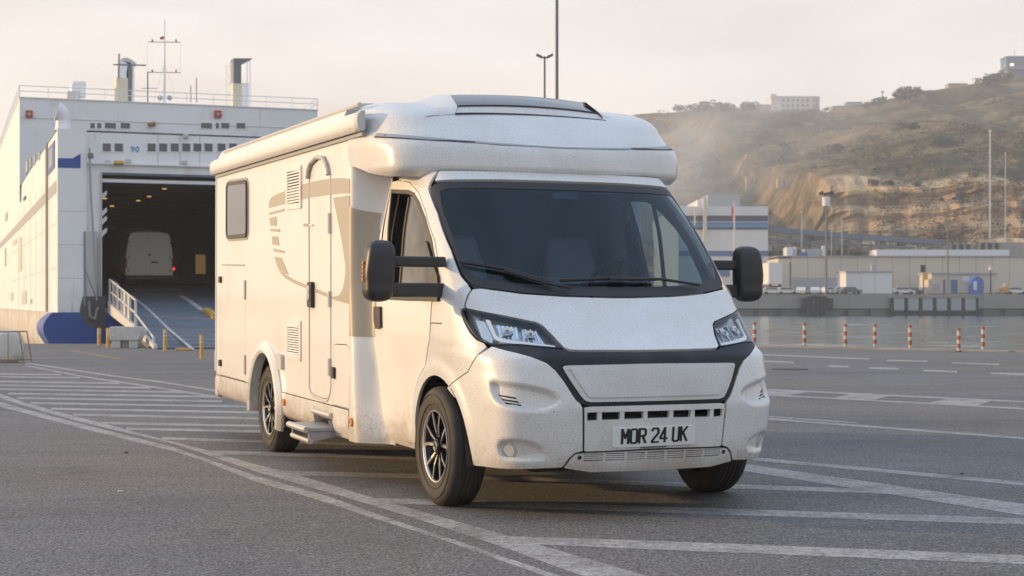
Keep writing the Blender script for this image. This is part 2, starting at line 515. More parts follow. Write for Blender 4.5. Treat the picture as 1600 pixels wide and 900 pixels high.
# ---- wheel arch flare, lamp and vent recesses pressed into the cab skin
AX, AZ, AR = -.03, .37, .465
def fl_arch(x, y, z, uv):
    q = np.hypot(x - AX, z - AZ)
    return .022 * (1 - sstep(.50, .60, q)) * sstep(.7, .9, np.abs(y))
CAB.disp.append(fl_arch)
VENT = rnd(CAB.hit([(764, 600), (770, 594), (792, 597), (830, 602), (868, 612), (880, 628), (850, 644), (815, 643), (782, 635), (769, 622)]), .05)
FOG = rnd(CAB.hit([(776, 698), (781, 687), (800, 685), (829, 689), (856, 702), (852, 719), (810, 721), (781, 717)]), .05)
def recess(poly, depth, soft):
    mp2 = mirror(poly)
    def fn(x, y, z, uv):
        out = np.zeros(len(x))
        for q, msk in ((poly, y < 0), (mp2, y > 0)):
            mk = msk & (z < 1.0) & (x > .2)
            if mk.any(): out[mk] -= depth * sstep(0, soft, sdist(uv[mk], q))
        return out
    return fn
CAB.disp.append(recess(VENT, .05, .028))
CAB.disp.append(recess(FOG, .045, .026))
def ledge(x, y, z, uv):               # lower lip of the bumper stands proud
    return np.where((x > .2) & (z < .7), .018 * sstep(.60, .52, z) * sstep(.45, .6, np.abs(y)), 0)

# ---- outlines
H = CAB.hit
s_lo, s_hi = float(CAB.s_of(.30)), float(CAB.s_of(2.19))
arcA = np.radians(np.linspace(186, -8, 28))
ARCH = cside(AX + AR * np.cos(arcA), AZ + AR * np.sin(arcA))
ARCHB = cside(AX + (AR + .012) * np.cos(arcA), AZ + (AR + .012) * np.sin(arcA))
WS_EDGE = H([(884, 286), (780, 283), (700, 283.5), (679, 286.5), (671, 295), (685.5, 332), (706.5, 389.5), (722, 429), (732, 441), (750, 449), (815, 457.5), (880, 462), (955, 464)])
WS = half(WS_EDGE)
d0 = -87.0
doorL = np.radians(d0) * CAB.L
DOOR_PX = [(623, 281.7), (640, 285), (654, 300.5), (665, 331), (679, 375.5), (684.5, 409), (683, 440), (674, 475), (671, 530), (666, 562)]
DF = H(DOOR_PX)
drear = H([(586, 505), (589, 560), (593, 620), (600, 655), (612, 681)])
sill = cside([-.62], [.335])
archdoor = cside(AX + (AR + .085) * np.cos(np.radians(np.linspace(112, 186, 9))), AZ + (AR + .085) * np.sin(np.radians(np.linspace(112, 186, 9))))
DOOR = np.concatenate([[[doorL, DF[0, 1]]], DF, archdoor, sill, drear[::-1], [[doorL, drear[0, 1] + .15]]])
WIN = H([(606, 303), (612, 300), (638, 301), (646, 305), (654, 319), (663, 343), (672, 375), (681, 427), (684, 452), (670, 466), (640, 466), (606, 464)])
WIN[:, 0] = np.maximum(WIN[:, 0], doorL + .07)
BON_EDGE = H([(1000, 547), (905, 547), (890, 546.3), (881, 543), (864, 525), (848, 509), (838, 503.5), (787, 493), (728, 481.5)])
BON_SIDE = H([(727, 476), (732, 461), (738, 452)])
WS_LOW = H([(750, 450.5), (815, 459), (880, 463.5), (955, 465.5)])
BON = half(np.concatenate([BON_EDGE, BON_SIDE, WS_LOW]))
HL = H([(720.6, 486), (723, 483), (728, 482.5), (771, 490), (838, 504.5), (848, 510), (863.5, 526), (881.5, 544), (860, 542.5), (810, 538), (768, 538.5), (757, 535), (746, 530), (735.5, 518.6), (727, 505)])
TRIM_LOW = H([(768, 540), (807, 551), (835, 559), (855, 567), (869, 579), (883, 597), (895.5, 617), (901, 625), (908, 631), (922, 634.5), (1018, 632)])
BON_C = H([(1000, 548.5), (905, 548.5), (889, 547.8), (883, 545.2)])
TRIM = half(np.concatenate([BON_C, HL[8:11], TRIM_LOW]))
PAN = half(H([(1005, 567.5), (892, 570), (881, 570.8), (877.5, 574), (884, 585), (896, 604), (908, 621), (914, 627), (923, 629.5), (1018, 627.5)]))
SEAMB = H([(761, 542), (742.6, 559.5), (731, 581), (707, 598.6), (701, 606)])
b0 = cside([.425], [.305])
CORN = np.concatenate([H([(768, 541)]), TRIM_LOW[1:9], H([(911, 637), (911.5, 670), (911.5, 705), (899, 708.5), (890, 716), (879, 731)]), b0])
_arcf = ARCHB[ARCHB[:, 0] > SEAMB[-1, 0] - .02]
CORN = np.concatenate([CORN, _arcf[::-1][1:-1], SEAMB[::-1][:-1]])
MID = half(np.concatenate([TRIM_LOW[::-1][:2], H([(912, 636.5), (912, 705), (915, 706.5), (1010, 702)])]))
LOWG = half(np.concatenate([H([(1010, 703.5), (915, 708), (899, 709.5), (891, 717), (880, 732)]), [[-.3, s_lo], [0, s_lo]]]))
SLOT = half(H([(1015, 642.2), (920, 644.5), (917.5, 646), (917.5, 656), (920, 657.3), (1015, 653.6)]))
LSLOT = half(H([(1010, 706), (912, 709.5), (912, 721.5), (1010, 717.5)]))
WING = np.concatenate([SEAMB[::-1], H([(757, 536.5), (745, 531), (734, 519.5), (726, 505.5), (719.5, 487), (720.5, 483.5), (725.5, 481)]), BON_SIDE + [[-.006, 0]],
                       H([(731, 443.5), (720, 430.5), (704.5, 390), (683.5, 332.5), (669, 295), (671, 287)]),
                       [[H([(677, 284)])[0, 0], s_hi], [DF[0, 0] - .0, s_hi]], DF + [[.006, 0]], archdoor, ARCH[1:-8]])
ROOF = half(np.concatenate([[[0, s_hi]], [[H([(678, 284)])[0, 0], s_hi]], H([(679, 283), (700, 281), (780, 280.5), (884, 283.5)])]))

# ---- dark backing that shows in the gaps
OUT_R = np.concatenate([[[doorL, s_hi]], [[doorL, s_lo]], [cside([-.64], [.31])[0]], ARCH, [b0[0]]])
OUT = np.concatenate([OUT_R, OUT_R[::-1] * [-1, 1]])
patch('inner_shell', CAB, OUT, M['seam'], MH, holes=[inset(WS, .02), inset(WIN, .012), mirror(inset(WIN, .012)), inset(SLOT, .008)], step=.07, off=-.016 - .045, thick=.0)
G = .0035
patch('windscreen', CAB, WS, M['glass'], MH, step=.06, off=-.004, thick=.0, gap=.006)
cen = np.array([0, WS[:, 1].mean()])
in_px = H([(884, 297), (760, 294), (700, 294.5), (688, 299), (689, 315), (706, 365), (728, 420), (742, 432), (790, 441), (870, 446.5), (950, 448)])
patch('windscreen_border', CAB, WS, M['black'], MH, holes=[half(in_px)], step=.05, off=-.001, thick=.004, gap=.004)
patch('bonnet', CAB, BON, M['front'], MH, step=.035, gap=G)
patch('cab_roof', CAB, ROOF, M['front'], MH, step=.05, gap=G)
patch('grille_surround', CAB, TRIM, M['trim'], MH, holes=[PAN], step=.03, off=-.006, gap=.001)
patch('grille_panel', CAB, PAN, M['panel'], MH, step=.04, off=.002, gap=.004)
patch('panel_lip', CAB, inset(PAN, .03), M['panel'], MH, step=.04, off=.010, thick=.01)
patch('bumper_centre', CAB, MID, M['front'], MH, holes=[SLOT], step=.03, gap=G)
patch('lower_grille', CAB, LOWG, M['front'], MH, holes=[LSLOT], step=.03, gap=G)
# upper slot: six uprights; lower slot: slats and uprights
def strip(name, a, b, wid, off, m, vertical, th=.03):
    a, b = np.array(a), np.array(b); d = (b - a) / np.linalg.norm(b - a); n = np.array([-d[1], d[0]]) * wid / 2
    return patch(name, CAB, [a - n, b - n, b + n, a + n], m, MH, step=.03, off=off, thick=th)
zs0, zs1 = SLOT[:, 1].min(), SLOT[:, 1].max(); us = SLOT[:, 0].max()
for t in (-.83, -.52, -.19, .19, .52, .83): strip('grille_bar', (t * us, zs0), (t * us, zs1), .02, -.004, M['front'], 1)
zl0, zl1, ul = LSLOT[:, 1].min(), LSLOT[:, 1].max(), LSLOT[:, 0].max()
for k in range(3): 
    zz = zl0 + (zl1 - zl0) * (k + 1) / 4
    strip('grille_slat', (-ul, zz), (ul, zz), .0085, -.006, M['front'], 0, .004)
for t in (-.72, -.43, -.14, .14, .43, .72): strip('grille_bar', (t * ul, zl0), (t * ul, zl1), .010, -.004, M['front'], 1, .006)
def disc(name, px, r, m, off0=-.005, off1=.008, S=CAB, mir=True, par=None, n=20, prof=None, flip=1):
    uv = S.hit([px]) * np.array([flip, 1]); out = []
    for sgn in ((1, -1) if mir else (1,)):
        q = uv * np.array([sgn, 1]); P, nr = S.p(q); P, nr = Vector(P[0]), Vector(nr[0])
        b = MB()
        if prof:
            zq = nr.to_track_quat('Z', 'Y').to_matrix()
            t = MB().lathe(prof(r), axis='Z', n=n); b.add([P + zq @ Vector(v) for v in t.v], t.f)
        else: b.cyl(P + nr * off0, P + nr * off1, r, n=n)
        out.append(b.build(name, m, par or MH, smooth=True))
    return out
for sgn in (1, -1):
    mm = (lambda q: q) if sgn == 1 else mirror
    patch('bumper_corner', CAB, mm(CORN), M['front'], MH, step=.014, gap=G)
    patch('front_wing', CAB, mm(WING), M['front'], MH, step=.035, gap=G)
    patch('sill_panel', CAB, mm(cside([-1.07, -.585, -.52, -.62, -1.05], [.302, .302, .328, .330, .362])), M['paint'], MH, step=.03)
    d = patch('cab_door', CAB, mm(DOOR), M['paint'], MH, holes=[mm(WIN)], step=.04, gap=G)
    patch('window_seal', CAB, mm(inset(WIN, -.028)), M['black'], d, holes=[mm(inset(WIN, .012))], step=.04, off=.003, thick=.02)
    div = H([(641, 302), (643.5, 302), (643.5, 464), (638, 464)]) if 0 else None
    ud = float(WIN[2, 0]) + .02; zt, zb = float(WIN[3, 1]) - .015, float(WIN[-2, 1])
    patch('window_post', CAB, mm(np.array([(ud, zb), (ud + .035, zb), (ud + .035, zt), (ud, zt)])), M['black'], d, step=.05, off=.002, thick=.02)
    front_pane = np.array([q for q in WIN if q[0] > ud + .03] + [(ud + .03, zb), (ud + .03, zt)])
    c_ = front_pane.mean(0); front_pane = front_pane[np.argsort(np.arctan2(*(front_pane - c_).T))]
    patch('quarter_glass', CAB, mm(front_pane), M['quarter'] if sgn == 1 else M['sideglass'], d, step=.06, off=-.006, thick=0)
    if sgn == -1:
        rear_pane = np.array([q for q in WIN if q[0] <= ud + .01] + [(ud, zb), (ud, zt)])
        c_ = rear_pane.mean(0); rear_pane = rear_pane[np.argsort(np.arctan2(*(rear_pane - c_).T))]
        patch('door_glass', CAB, mm(rear_pane), M['sideglass'], d, step=.06, off=-.006, thick=0)
    hp = mm(rnd(H([(587, 479), (597, 479), (597.5, 512), (590, 514), (587, 500)]), .02))
    patch('door_handle', CAB, hp, M['black'], d, step=.03, off=.018, thick=.02)
    # headlight: bowl, reflector pieces and clear lens
    hl = mm(HL)
    h = patch('headlight', CAB, hl, M['clear'], MH, step=.025, off=.002, thick=.012, gap=.004)
    patch('bowl', CAB, inset(hl, .004), M['bowl'], h, step=.03, off=-.055, thick=0)
    patch('bowl_rim', CAB, inset(hl, .002), M['black'], h, holes=[inset(hl, .010)], step=.02, off=-.003, thick=.05)
    def hp_(name, px, m, off, th=.012): return patch(name, CAB, mm(rnd(H(px), .012)), m, h, step=.02, off=off, thick=th)
    hp_('daylight_strip', [(757, 497), (765, 498), (774, 521), (780, 526), (868, 537), (868, 541), (784, 532), (771, 527)], M['lamp_white'], -.014)
    hp_('indicator_lamp', [(740, 497), (755, 499), (769, 526), (766, 533), (748, 524)], M['refl'], -.026)
    for ux in (777, 784, 791, 798, 805): hp_('reflector_rib', [(ux, 502 + (ux - 772) * .11), (ux + 2.2, 502.4 + (ux - 772) * .11), (ux + 4, 525), (ux + 2, 524.6)], M['chrome'], -.030, .008)
    for ux in (820, 828, 836): hp_('reflector_rib', [(ux, 509), (ux + 2, 509.5), (ux + 8, 529.5), (ux + 6, 529)], M['chrome'], -.030, .008)
    hp_('reflector', [(772, 501), (808, 505), (812, 527), (782, 524)], M['refl'], -.040, .02)
    hp_('reflector', [(815, 507), (838, 510), (855, 533), (818, 528)], M['refl'], -.040, .02)
    for pp, rr in (((792, 515), .036), ((829, 519), .032)):
        disc('bulb', pp, rr, M['refl'], mir=False, flip=sgn, par=h, prof=lambda r: [(.002, -.035), (r * .25, -.03), (r * .3, -.012), (r * .55, -.03), (r, -.018)])
    # vent slots in the bumper
    for (x0, y0, x1, y1) in ((778, 617, 806, 622), (782.5, 623.4, 810, 628), (788, 629.2, 814, 633)):
        patch('vent_slot', CAB, mm(H([(x0, y0), (x1, y1), (x1 + 2, y1 + 2.8), (x0 + 2.5, y0 + 3.2)])), M['ink'], MH, step=.02, off=.002, thick=.004)
disc('fog_lamp', (796, 704.4), .047, M['lgrey'], prof=lambda r: [(.001, .010), (r * .8, .010), (r * .84, .004), (r * .9, .012), (r, .008), (r * 1.02, -.03)])
for zz in (-1, 0, 1):
    P, nr = CAB.p(CAB.hit([(796, 704.4)]))
patch('tow_cover', CAB, rnd(H([(871, 673.5), (892, 673), (893, 691), (872, 692)]), .015), M['front'], MH, step=.03, off=.003, thick=.004)
disc('screw', (905.5, 715), .013, M['black'], off0=-.004, off1=.003)
# number plate
PLT = rnd(H([(956, 668.6), (1084, 664.2), (1084, 692.8), (956, 698.8)]), .012)
pl = patch('number_plate', CAB, PLT, M['plate'], MH, step=.04, off=.012, thick=.014)
GL = {'M': [[(0, 0), (0, 9), (2.5, 3.5), (5, 9), (5, 0)]], 'O': [[(1, 0), (4, 0), (5, 1), (5, 8), (4, 9), (1, 9), (0, 8), (0, 1), (1, 0)]],
      'R': [[(0, 0), (0, 9), (3.8, 9), (5, 8), (5, 5.4), (4, 4.4), (0, 4.4)], [(2.6, 4.4), (5, 0)]], '2': [[(0, 7.6), (0, 8), (1, 9), (4, 9), (5, 8), (5, 5.8), (0, 1), (0, 0), (5, 0)]],
      '4': [[(3.6, 0), (3.6, 9), (0, 3.2), (0, 2.2), (5.2, 2.2)]], 'U': [[(0, 9), (0, 1), (1, 0), (4, 0), (5, 1), (5, 9)]], 'K': [[(0, 0), (0, 9)], [(5, 9), (.3, 4.4)], [(1.6, 5.4), (5, 0)]]}
a_, b_ = H([(970.5, 692.2), (1070.5, 687.2)]); up = float(H([(970.5, 670.8)])[0, 1] - a_[1])
txt = 'MOR 24 UK'; wch = [5 if c != ' ' else 1.6 for c in txt]; tot = sum(wch) + 2.1 * (len(txt) - 1)
cx = 0.0
for c, wd in zip(txt, wch):
    if c in GL:
        b = MB()
        for ln in GL[c]:
            pts = np.array([a_ + (b_ - a_) * ((cx + x) / tot) + np.array([0, up * y / 9]) for x, y in ln])
            hw = .0058
            for p0, p1 in zip(pts[:-1], pts[1:]):
                d = (p1 - p0) / np.linalg.norm(p1 - p0); n = np.array([-d[1], d[0]]) * hw
                q = [p0 - n - d * hw * .8, p1 - n + d * hw * .8, p1 + n + d * hw * .8, p0 + n - d * hw * .8]
                P, nr = CAB.p(q, .0138 + .00004 * len(b.f)); b.add(P, [(0, 1, 2, 3)])
        b.build('letter', M['ink'], pl)
    cx += wd + 2.1
patch('dealer_strip', CAB, H([(1000, 697.3), (1040, 695.4), (1040, 697.6), (1000, 699.5)]), M['badge'], pl, step=.05, off=.013, thick=.002)
# windscreen wipers and rain sensor
def rod(name, pxs, r, off, m=M['black'], par=MH, S=CAB):
    uv = dense(S.hit(pxs), .08, False); P, _ = S.p(uv, off)
    return MB().tube([Vector(q) for q in P], r, 6).build(name, m, par, smooth=True)
w1 = rod('wiper', [(720, 412), (790, 424), (862, 445)], .012, .022); rod('wiper_arm', [(788, 427), (855, 448), (890, 455)], .010, .028, par=w1)
w2 = rod('wiper', [(874, 442), (955, 438), (1022, 440)], .012, .022); rod('wiper_arm', [(950, 441), (1030, 441), (1090, 450)], .010, .028, par=w2)
patch('sensor_housing', CAB, rnd(H([(866, 297), (902, 297.5), (905, 309), (862, 308)]), .03), M['black'], MH, step=.04, off=-.012, thick=.05)
rod('badge', [(673, 504.5), (690, 505.5)], .004, .001, M['badge'])
# underside of the nose
MB().box(-.9, .62, -.62, .62, .27, .34).build('undertray', M['black'], MH)
MB().box(-5.9, -.7, -.9, .9, .30, .42).build('chassis', M['black'], MH)
MB().cyl((-3.9, -.45, .26), (-1.2, -.45, .27), .05).build('exhaust_pipe', M['grey'], MH)

# ---- wheels
def wheel(x, yface, r, sgn, name='wheel'):
    zc = gz(x) + r - .004; wd = .225; rr = r * .615
    prof = [(rr * .98, .012), (rr, .004), (rr * 1.05, .0), (r * .80, -.012), (r * .90, -.008), (r * .955, .006), (r * .985, .022), (r, .05)]
    tread = []
    for k in range(4):
        t0 = .05 + k * (wd - .1) / 4 + .004; t1 = .05 + (k + 1) * (wd - .1) / 4 - .004
        tread += [(r * .982, t0 - .003), (r, t0), (r, t1), (r * .982, t1 + .003)]
    prof += tread + [(r, wd - .05), (r * .985, wd - .022), (r * .90, wd), (r * .75, wd), (rr, wd - .004), (rr * .98, wd - .012)]
    Y = lambda h: h if sgn < 0 else -h
    n = 72; b = MB()
    pr = [(q, Y(h)) for q, h in prof]
    b.lathe(pr, (x, yface, zc), 'Y', n)
    # shoulder blocks
    for i in range(60):
        t = 2 * math.pi * (i + .5) / 60; dt = .032
        c8 = []
        for (hh, r0) in ((.004, r * .945), (.052, r * 1.004)):
            for dd in (-dt, dt):
                for rr_ in (r0 - .012, r0):
                    c8.append((x + rr_ * math.cos(t + dd), yface + Y(hh), zc + rr_ * math.sin(t + dd)))
        b.add(c8, [(1, 3, 7, 5), (0, 1, 3, 2), (0, 1, 5, 4), (2, 3, 7, 6)])
    # raised ring on the sidewall
    b.lathe([(r * .86, Y(-.0135)), (r * .868, Y(-.016)), (r * .876, Y(-.0125))], (x, yface, zc), 'Y', n)
    b.lathe([(r * .70, Y(-.0035)), (r * .707, Y(-.010)), (r * .715, Y(-.0055))], (x, yface, zc), 'Y', n)
    w = b.build(name, M['tyre'], MH, smooth=True, angle=30)
    MB().lathe([(.001, Y(.10)), (rr * .80, Y(.10)), (rr * .90, Y(.045)), (rr * .94, Y(.015)), (rr * .985, Y(.012)), (rr * 1.0, Y(.10)), (rr * .98, Y(.20))], (x, yface, zc), 'Y', 48).build('rim', M['rimdark'], w, smooth=True)
    MB().lathe([(rr * .93, Y(.016)), (rr * .945, Y(.003)), (rr * .985, Y(.001)), (rr * 1.0, Y(.010))], (x, yface, zc), 'Y', 64).build('rim_edge', M['rimface'], w, smooth=True)
    for i in range(5):
        t = 2 * math.pi * i / 5 + .35
        def pt(ra, an, h): return (x + ra * math.cos(t + an), yface + Y(h), zc + ra * math.sin(t + an))
        b = MB(); b2 = MB()
        for sg in (-1, 1):
            for (B, w0, w1, h0, h1, dp) in ((b, .13, .10, .020, .016, .05), (b2, .085, .07, .015, .011, .006)):
                c = []
                for ra, an, hw, h in ((rr * .26, sg * .20, w0 * 1.6, h0 + .012), (rr * .55, sg * .24, w0, h0), (rr * .95, sg * .30, w1 * .55, h1)):
                    if B is b2: an += sg * .05 * (rr * .3 / ra)
                    for hh in (h, h + dp):
                        for s_ in (-1, 1): c.append(pt(ra, an + s_ * hw * .8, hh))
                F_ = []
                for k in (0, 4):
                    F_ += [(k, k + 1, k + 5, k + 4), (k + 2, k + 3, k + 7, k + 6), (k, k + 2, k + 6, k + 4), (k + 1, k + 3, k + 7, k + 5)]
                B.add(c, F_ + [(8, 9, 11, 10)])
        sp_ = b.build('spoke', M['rimdark'], w); b2.build('spoke_face', M['rimface'], sp_) if False else b2.build('spoke_face', M['rimface'], w)
    MB().lathe([(.001, Y(.004)), (rr * .17, Y(.006)), (rr * .2, Y(.014)), (rr * .21, Y(.06))], (x, yface, zc), 'Y', 24).build('hub_cap', M['rimdark'], w, smooth=True)
    MB().lathe([(rr * .10, Y(.004)), (rr * .115, Y(.0015)), (rr * .13, Y(.0045))], (x, yface, zc), 'Y', 24).build('cap_ring', M['rimface'], w, smooth=True)
    b = MB()
    for i in range(5):
        t = 2 * math.pi * i / 5 + .35; p = (x + rr * .33 * math.cos(t), zc + rr * .33 * math.sin(t))
        b.cyl((p[0], yface + Y(.018), p[1]), (p[0], yface + Y(.08), p[1]), .012, n=6)
        b.build('wheel_bolt', M['rimdark'], w); b = MB()
    return w
wheel(-.04, -1.035, .385, -1); wheel(-.04, 1.09, .385, 1)
wheel(-4.06, -1.14, .385, -1); wheel(-4.06, 1.14, .385, 1)
# dark wheel housings
for x, y0, y1, r in ((-.04, -1.0, -.62, .49), (-.04, .62, 1.0, .49), (-4.03, -1.15, -.75, .53), (-4.03, .75, 1.15, .53)):
    b = MB(); n = 20
    ring = [(x + r * math.cos(math.pi * i / n), .30 + r * math.sin(math.pi * i / n)) for i in range(n + 1)]
    b.add([(a, y, z) for y in (y0, y1) for a, z in ring], [(i, i + 1, n + 2 + i, n + 1 + i) for i in range(n)])
    yi = y1 if abs(y1) < abs(y0) else y0
    b.add([(a, yi, z) for a, z in ring], [tuple(range(n + 1))])
    b.build('wheel_housing', M['black'], MH)

# ---- mirrors
for sgn in (-1, 1):
    y0, y1 = (1.345, 1.54) ; zA, zB = 1.31, 1.70; xo = .02 if sgn < 0 else -.06
    if sgn > 0: y0, y1 = 1.19, 1.385
    secs = []
    b = MB(); n = 28; sv = np.sin(np.linspace(-math.pi / 2, math.pi / 2, 19)); sv = np.sign(sv) * np.abs(sv) ** .8; lv = len(sv) - 1
    for k, q in enumerate(sv):
        z = (zA + zB) / 2 + (zB - zA) / 2 * q
        e = max(.012, (1 - abs(q) ** 7)) ** .42
        tp = 1 - .10 * max(0, q) - .04 * max(0, -q)
        hw = (y1 - y0) / 2 * e * tp; hd = .095 * e
        yc = (y0 + y1) / 2 - .014 * max(0, q)
        if abs(q - .36) < .06 or abs(q + .42) < .06: hw *= .965; hd *= .94
        for i in range(n):
            a = 2 * math.pi * i / n; ca, sa = math.cos(a), math.sin(a)
            px_ = abs(ca) ** .42 * (1 if ca > 0 else -1); py_ = abs(sa) ** .42 * (1 if sa > 0 else -1)
            b.v.append((xo + (hd * px_ if px_ > 0 else hd * .55 * px_), sgn * (yc + hw * py_), z))
    for k in range(lv):
        for i in range(n): b.f.append((k * n + i, k * n + (i + 1) % n, (k + 1) * n + (i + 1) % n, (k + 1) * n + i)); b.mi.append(0)
    b.f += [tuple(range(n)), tuple(range(lv * n, lv * n + n))]; b.mi += [0, 0]
    m = b.build('wing_mirror', M['mirror'], MH, smooth=True, angle=55)
    for z, h in ((1.565, .052), (1.385, .074)):
        MB().box(xo - .02, xo + .035, min(sgn * .99, sgn * (y0 + .03)), max(sgn * .99, sgn * (y0 + .03)), z - h / 2 - .008, z + h / 2 + .008).build('mirror_arm', M['mirror'], m, bevel=.015)
    fp = H([(668, 377), (671, 380), (687, 432), (688.5, 455), (687, 471), (660, 470), (662, 463), (672, 452), (671, 440), (679, 428), (674, 400)]) 
    patch('mirror_base', CAB, fp if sgn < 0 else mirror(fp), M['black'], m, step=.03, off=.02, thick=.03)
    MB().box(xo - .045, xo - .035, min(sgn * (y0 + .03), sgn * (y1 - .03)), max(sgn * (y0 + .03), sgn * (y1 - .03)), zA + .04, zB - .04).build('mirror_glass', M['chrome'], m, bevel=.004)
    b = MB(); yl = sgn * (y1 - .004)
    for k in range(5): b.box(xo + .005, xo + .03, min(yl, yl + sgn * .012), max(yl, yl + sgn * .012), 1.44 + k * .026, 1.46 + k * .026)
    b.build('indicator', M['amber'], m, bevel=.003)

# ---- living body
YB, XR, XF, ZT = 1.18, -6.09, -1.47, 2.70
WL = Flat(1, -YB, -1)
h = WL.hit
DR = rnd(h([(483.6, 300), (484.5, 272), (490, 254), (500, 247), (509, 248.5), (515, 262), (516.3, 280), (516.3, 610), (512, 623.5), (505, 623.5), (489, 616.5), (484.5, 608)]), .06)
GD = rnd(h([(345, 413.5), (383.5, 414.5), (383.5, 596.5), (344.5, 586)]), .03)
FLP = rnd(h([(521, 540), (524, 537), (542, 538), (546, 545), (547.5, 640), (519.5, 633)]), .03)
WN = rnd(h([(356, 285), (388, 280.5), (388, 371), (355.8, 373.5)]), .09, 6)
VU = rnd(h([(448.7, 261), (472, 257.3), (472, 325.6), (448.7, 327.7)]), .025)
VLO = rnd(h([(448.8, 502.3), (471.3, 500), (471.3, 564.8), (448.8, 558.5)]), .025)
RX, RZ, RR = -4.0, .34, .485
an = np.radians(np.linspace(180, 0, 26))
zsk = .51
rarc = [(RX + RR * math.cos(a), RZ + RR * math.sin(a)) for a in an]
_ax = math.sqrt(RR ** 2 - (zsk - RZ) ** 2)
WALLP = np.array([(XR + .06, 2.62), (XR + .0, 2.56), (XR, .62), (XR + .01, zsk), (RX - _ax, zsk)] + [q for q in rarc if q[1] > zsk + .01] + [(RX + _ax, zsk), (XF, zsk), (XF, 2.62)])
patch('side_wall', WL, WALLP, M['paint'], MH, holes=[DR, GD, FLP, WN], step=.25, thick=.03)
patch('wall_backing', WL, [(XR + .05, .55), (XR + .05, 2.55), (XF - .02, 2.55), (XF - .02, .55)], M['seam'], MH, holes=[inset(WN, .02), [(RX - .52, .56), (RX - .5, .86), (RX + .5, .86), (RX + .52, .56)]], step=.4, off=-.028, thick=0)
door = patch('entrance_door', WL, DR, M['paint'], MH, step=.2, gap=.006, thick=.03)
gd = patch('garage_door', WL, GD, M['paint'], MH, step=.2, gap=.006)
fl = patch('service_flap', WL, FLP, M['paint'], MH, step=.2, gap=.006)
for nm, PV, nsl in (('fridge_vent', VU, 13), ('fridge_vent', VLO, 14)):
    v = patch(nm, WL, PV, M['paint'], MH, step=.2, off=.014, thick=.014, holes=[inset(PV, .045)])
    patch('vent_backing', WL, inset(PV, .03), M['seam'], v, step=.2, off=.003, thick=0)
    q = inset(PV, .045); x0, x1, z0, z1 = q[:, 0].min(), q[:, 0].max(), q[:, 1].min(), q[:, 1].max()
    for i in range(nsl):
        zc = z0 + (z1 - z0) * (i + .5) / nsl; hh = (z1 - z0) / nsl * .30
        MB().add([(x0, -YB - .013, zc + hh), (x1, -YB - .013, zc + hh), (x1, -YB - .016, zc - hh), (x0, -YB - .016, zc - hh), (x0, -YB - .004, zc + hh * .2), (x1, -YB - .004, zc + hh * .2)],
                 [(0, 1, 2, 3), (0, 1, 5, 4), (3, 2, 5, 4)]).build('slat', M['paint'], v)
# window: frame, tinted pane, blind
w = patch('side_window', WL, WN, M['black'], MH, step=.2, off=.022, thick=.03, holes=[inset(WN, .035)])
patch('window_trim', WL, inset(WN, -.022), M['grey'], w, step=.2, off=.008, thick=.012, holes=[inset(WN, .0)])
patch('window_pane', WL, inset(WN, .02), M['darkglass'], w, step=.2, off=.017, thick=0)
_wx0, _wx1, _wz0, _wz1 = WN[:, 0].min(), WN[:, 0].max(), WN[:, 1].min(), WN[:, 1].max()
# door details
patch('door_frame', WL, inset(DR, -.022), M['lgrey'], door, step=.2, off=.006, thick=.01, holes=[inset(DR, -.006)])
b = MB(); P, _ = WL.p(h([(483.4, 279), (484.5, 268), (488, 256), (497.5, 246), (508, 246.5), (514, 260), (516, 273)]), .02)
b.tube([Vector(q) for q in P], .016, 8); b.build('rain_rail', M['lgrey'], door, smooth=True)
patch('door_handle', WL, rnd(h([(485, 441), (491.5, 440), (491.5, 481), (485, 480)]), .03), M['black'], door, step=.1, off=.03, thick=.03)
patch('lever', WL, rnd(h([(487, 446), (490, 445.5), (490, 470), (487, 470)]), .02), M['chrome'], door, step=.1, off=.042, thick=.012)
for y0, y1 in ((333, 365), (455, 480), (560, 588)):
    patch('hinge', WL, h([(515.6, y0), (517.6, y0), (517.6, y1), (515.6, y1)]), M['lgrey'], door, step=.3, off=.022, thick=.02)
for y in (436, 566): patch('latch', WL, h([(344, y - 4), (346.5, y - 4), (346.5, y + 6), (344, y + 6)]), M['black'], gd, step=.1, off=.02, thick=.02)
for y0, y1 in ((438, 468), (555, 585)): patch('hinge', WL, h([(382.6, y0), (384.4, y0), (384.4, y1), (382.6, y1)]), M['grey'], gd, step=.1, off=.012, thick=.015)
patch('door_edge', WL, h([(347, 412.6), (382, 413.4), (382, 415), (347, 414.3)]), M['grey'], gd, step=.3, off=.008, thick=.01)
patch('lock', WL, rnd(h([(521.5, 573), (524.5, 574), (524.5, 592), (521.5, 591)]), .015), M['black'], fl, step=.1, off=.02, thick=.02)
patch('socket_cover', WL, rnd(h([(436, 552), (444, 554), (444, 578), (436, 575)]), .02), M['lgrey'], MH, step=.1, off=.03, thick=.03)
patch('name_badge', WL, h([(475.4, 349.2), (482, 349.5), (482, 353.8), (475.4, 353.6)]), M['grey'], MH, step=.1, off=.008, thick=.008)
patch('name_badge', WL, h([(484, 349.8), (490, 350), (490, 353.6), (484, 353.8)]), M['alu'], MH, step=.1, off=.008, thick=.008)
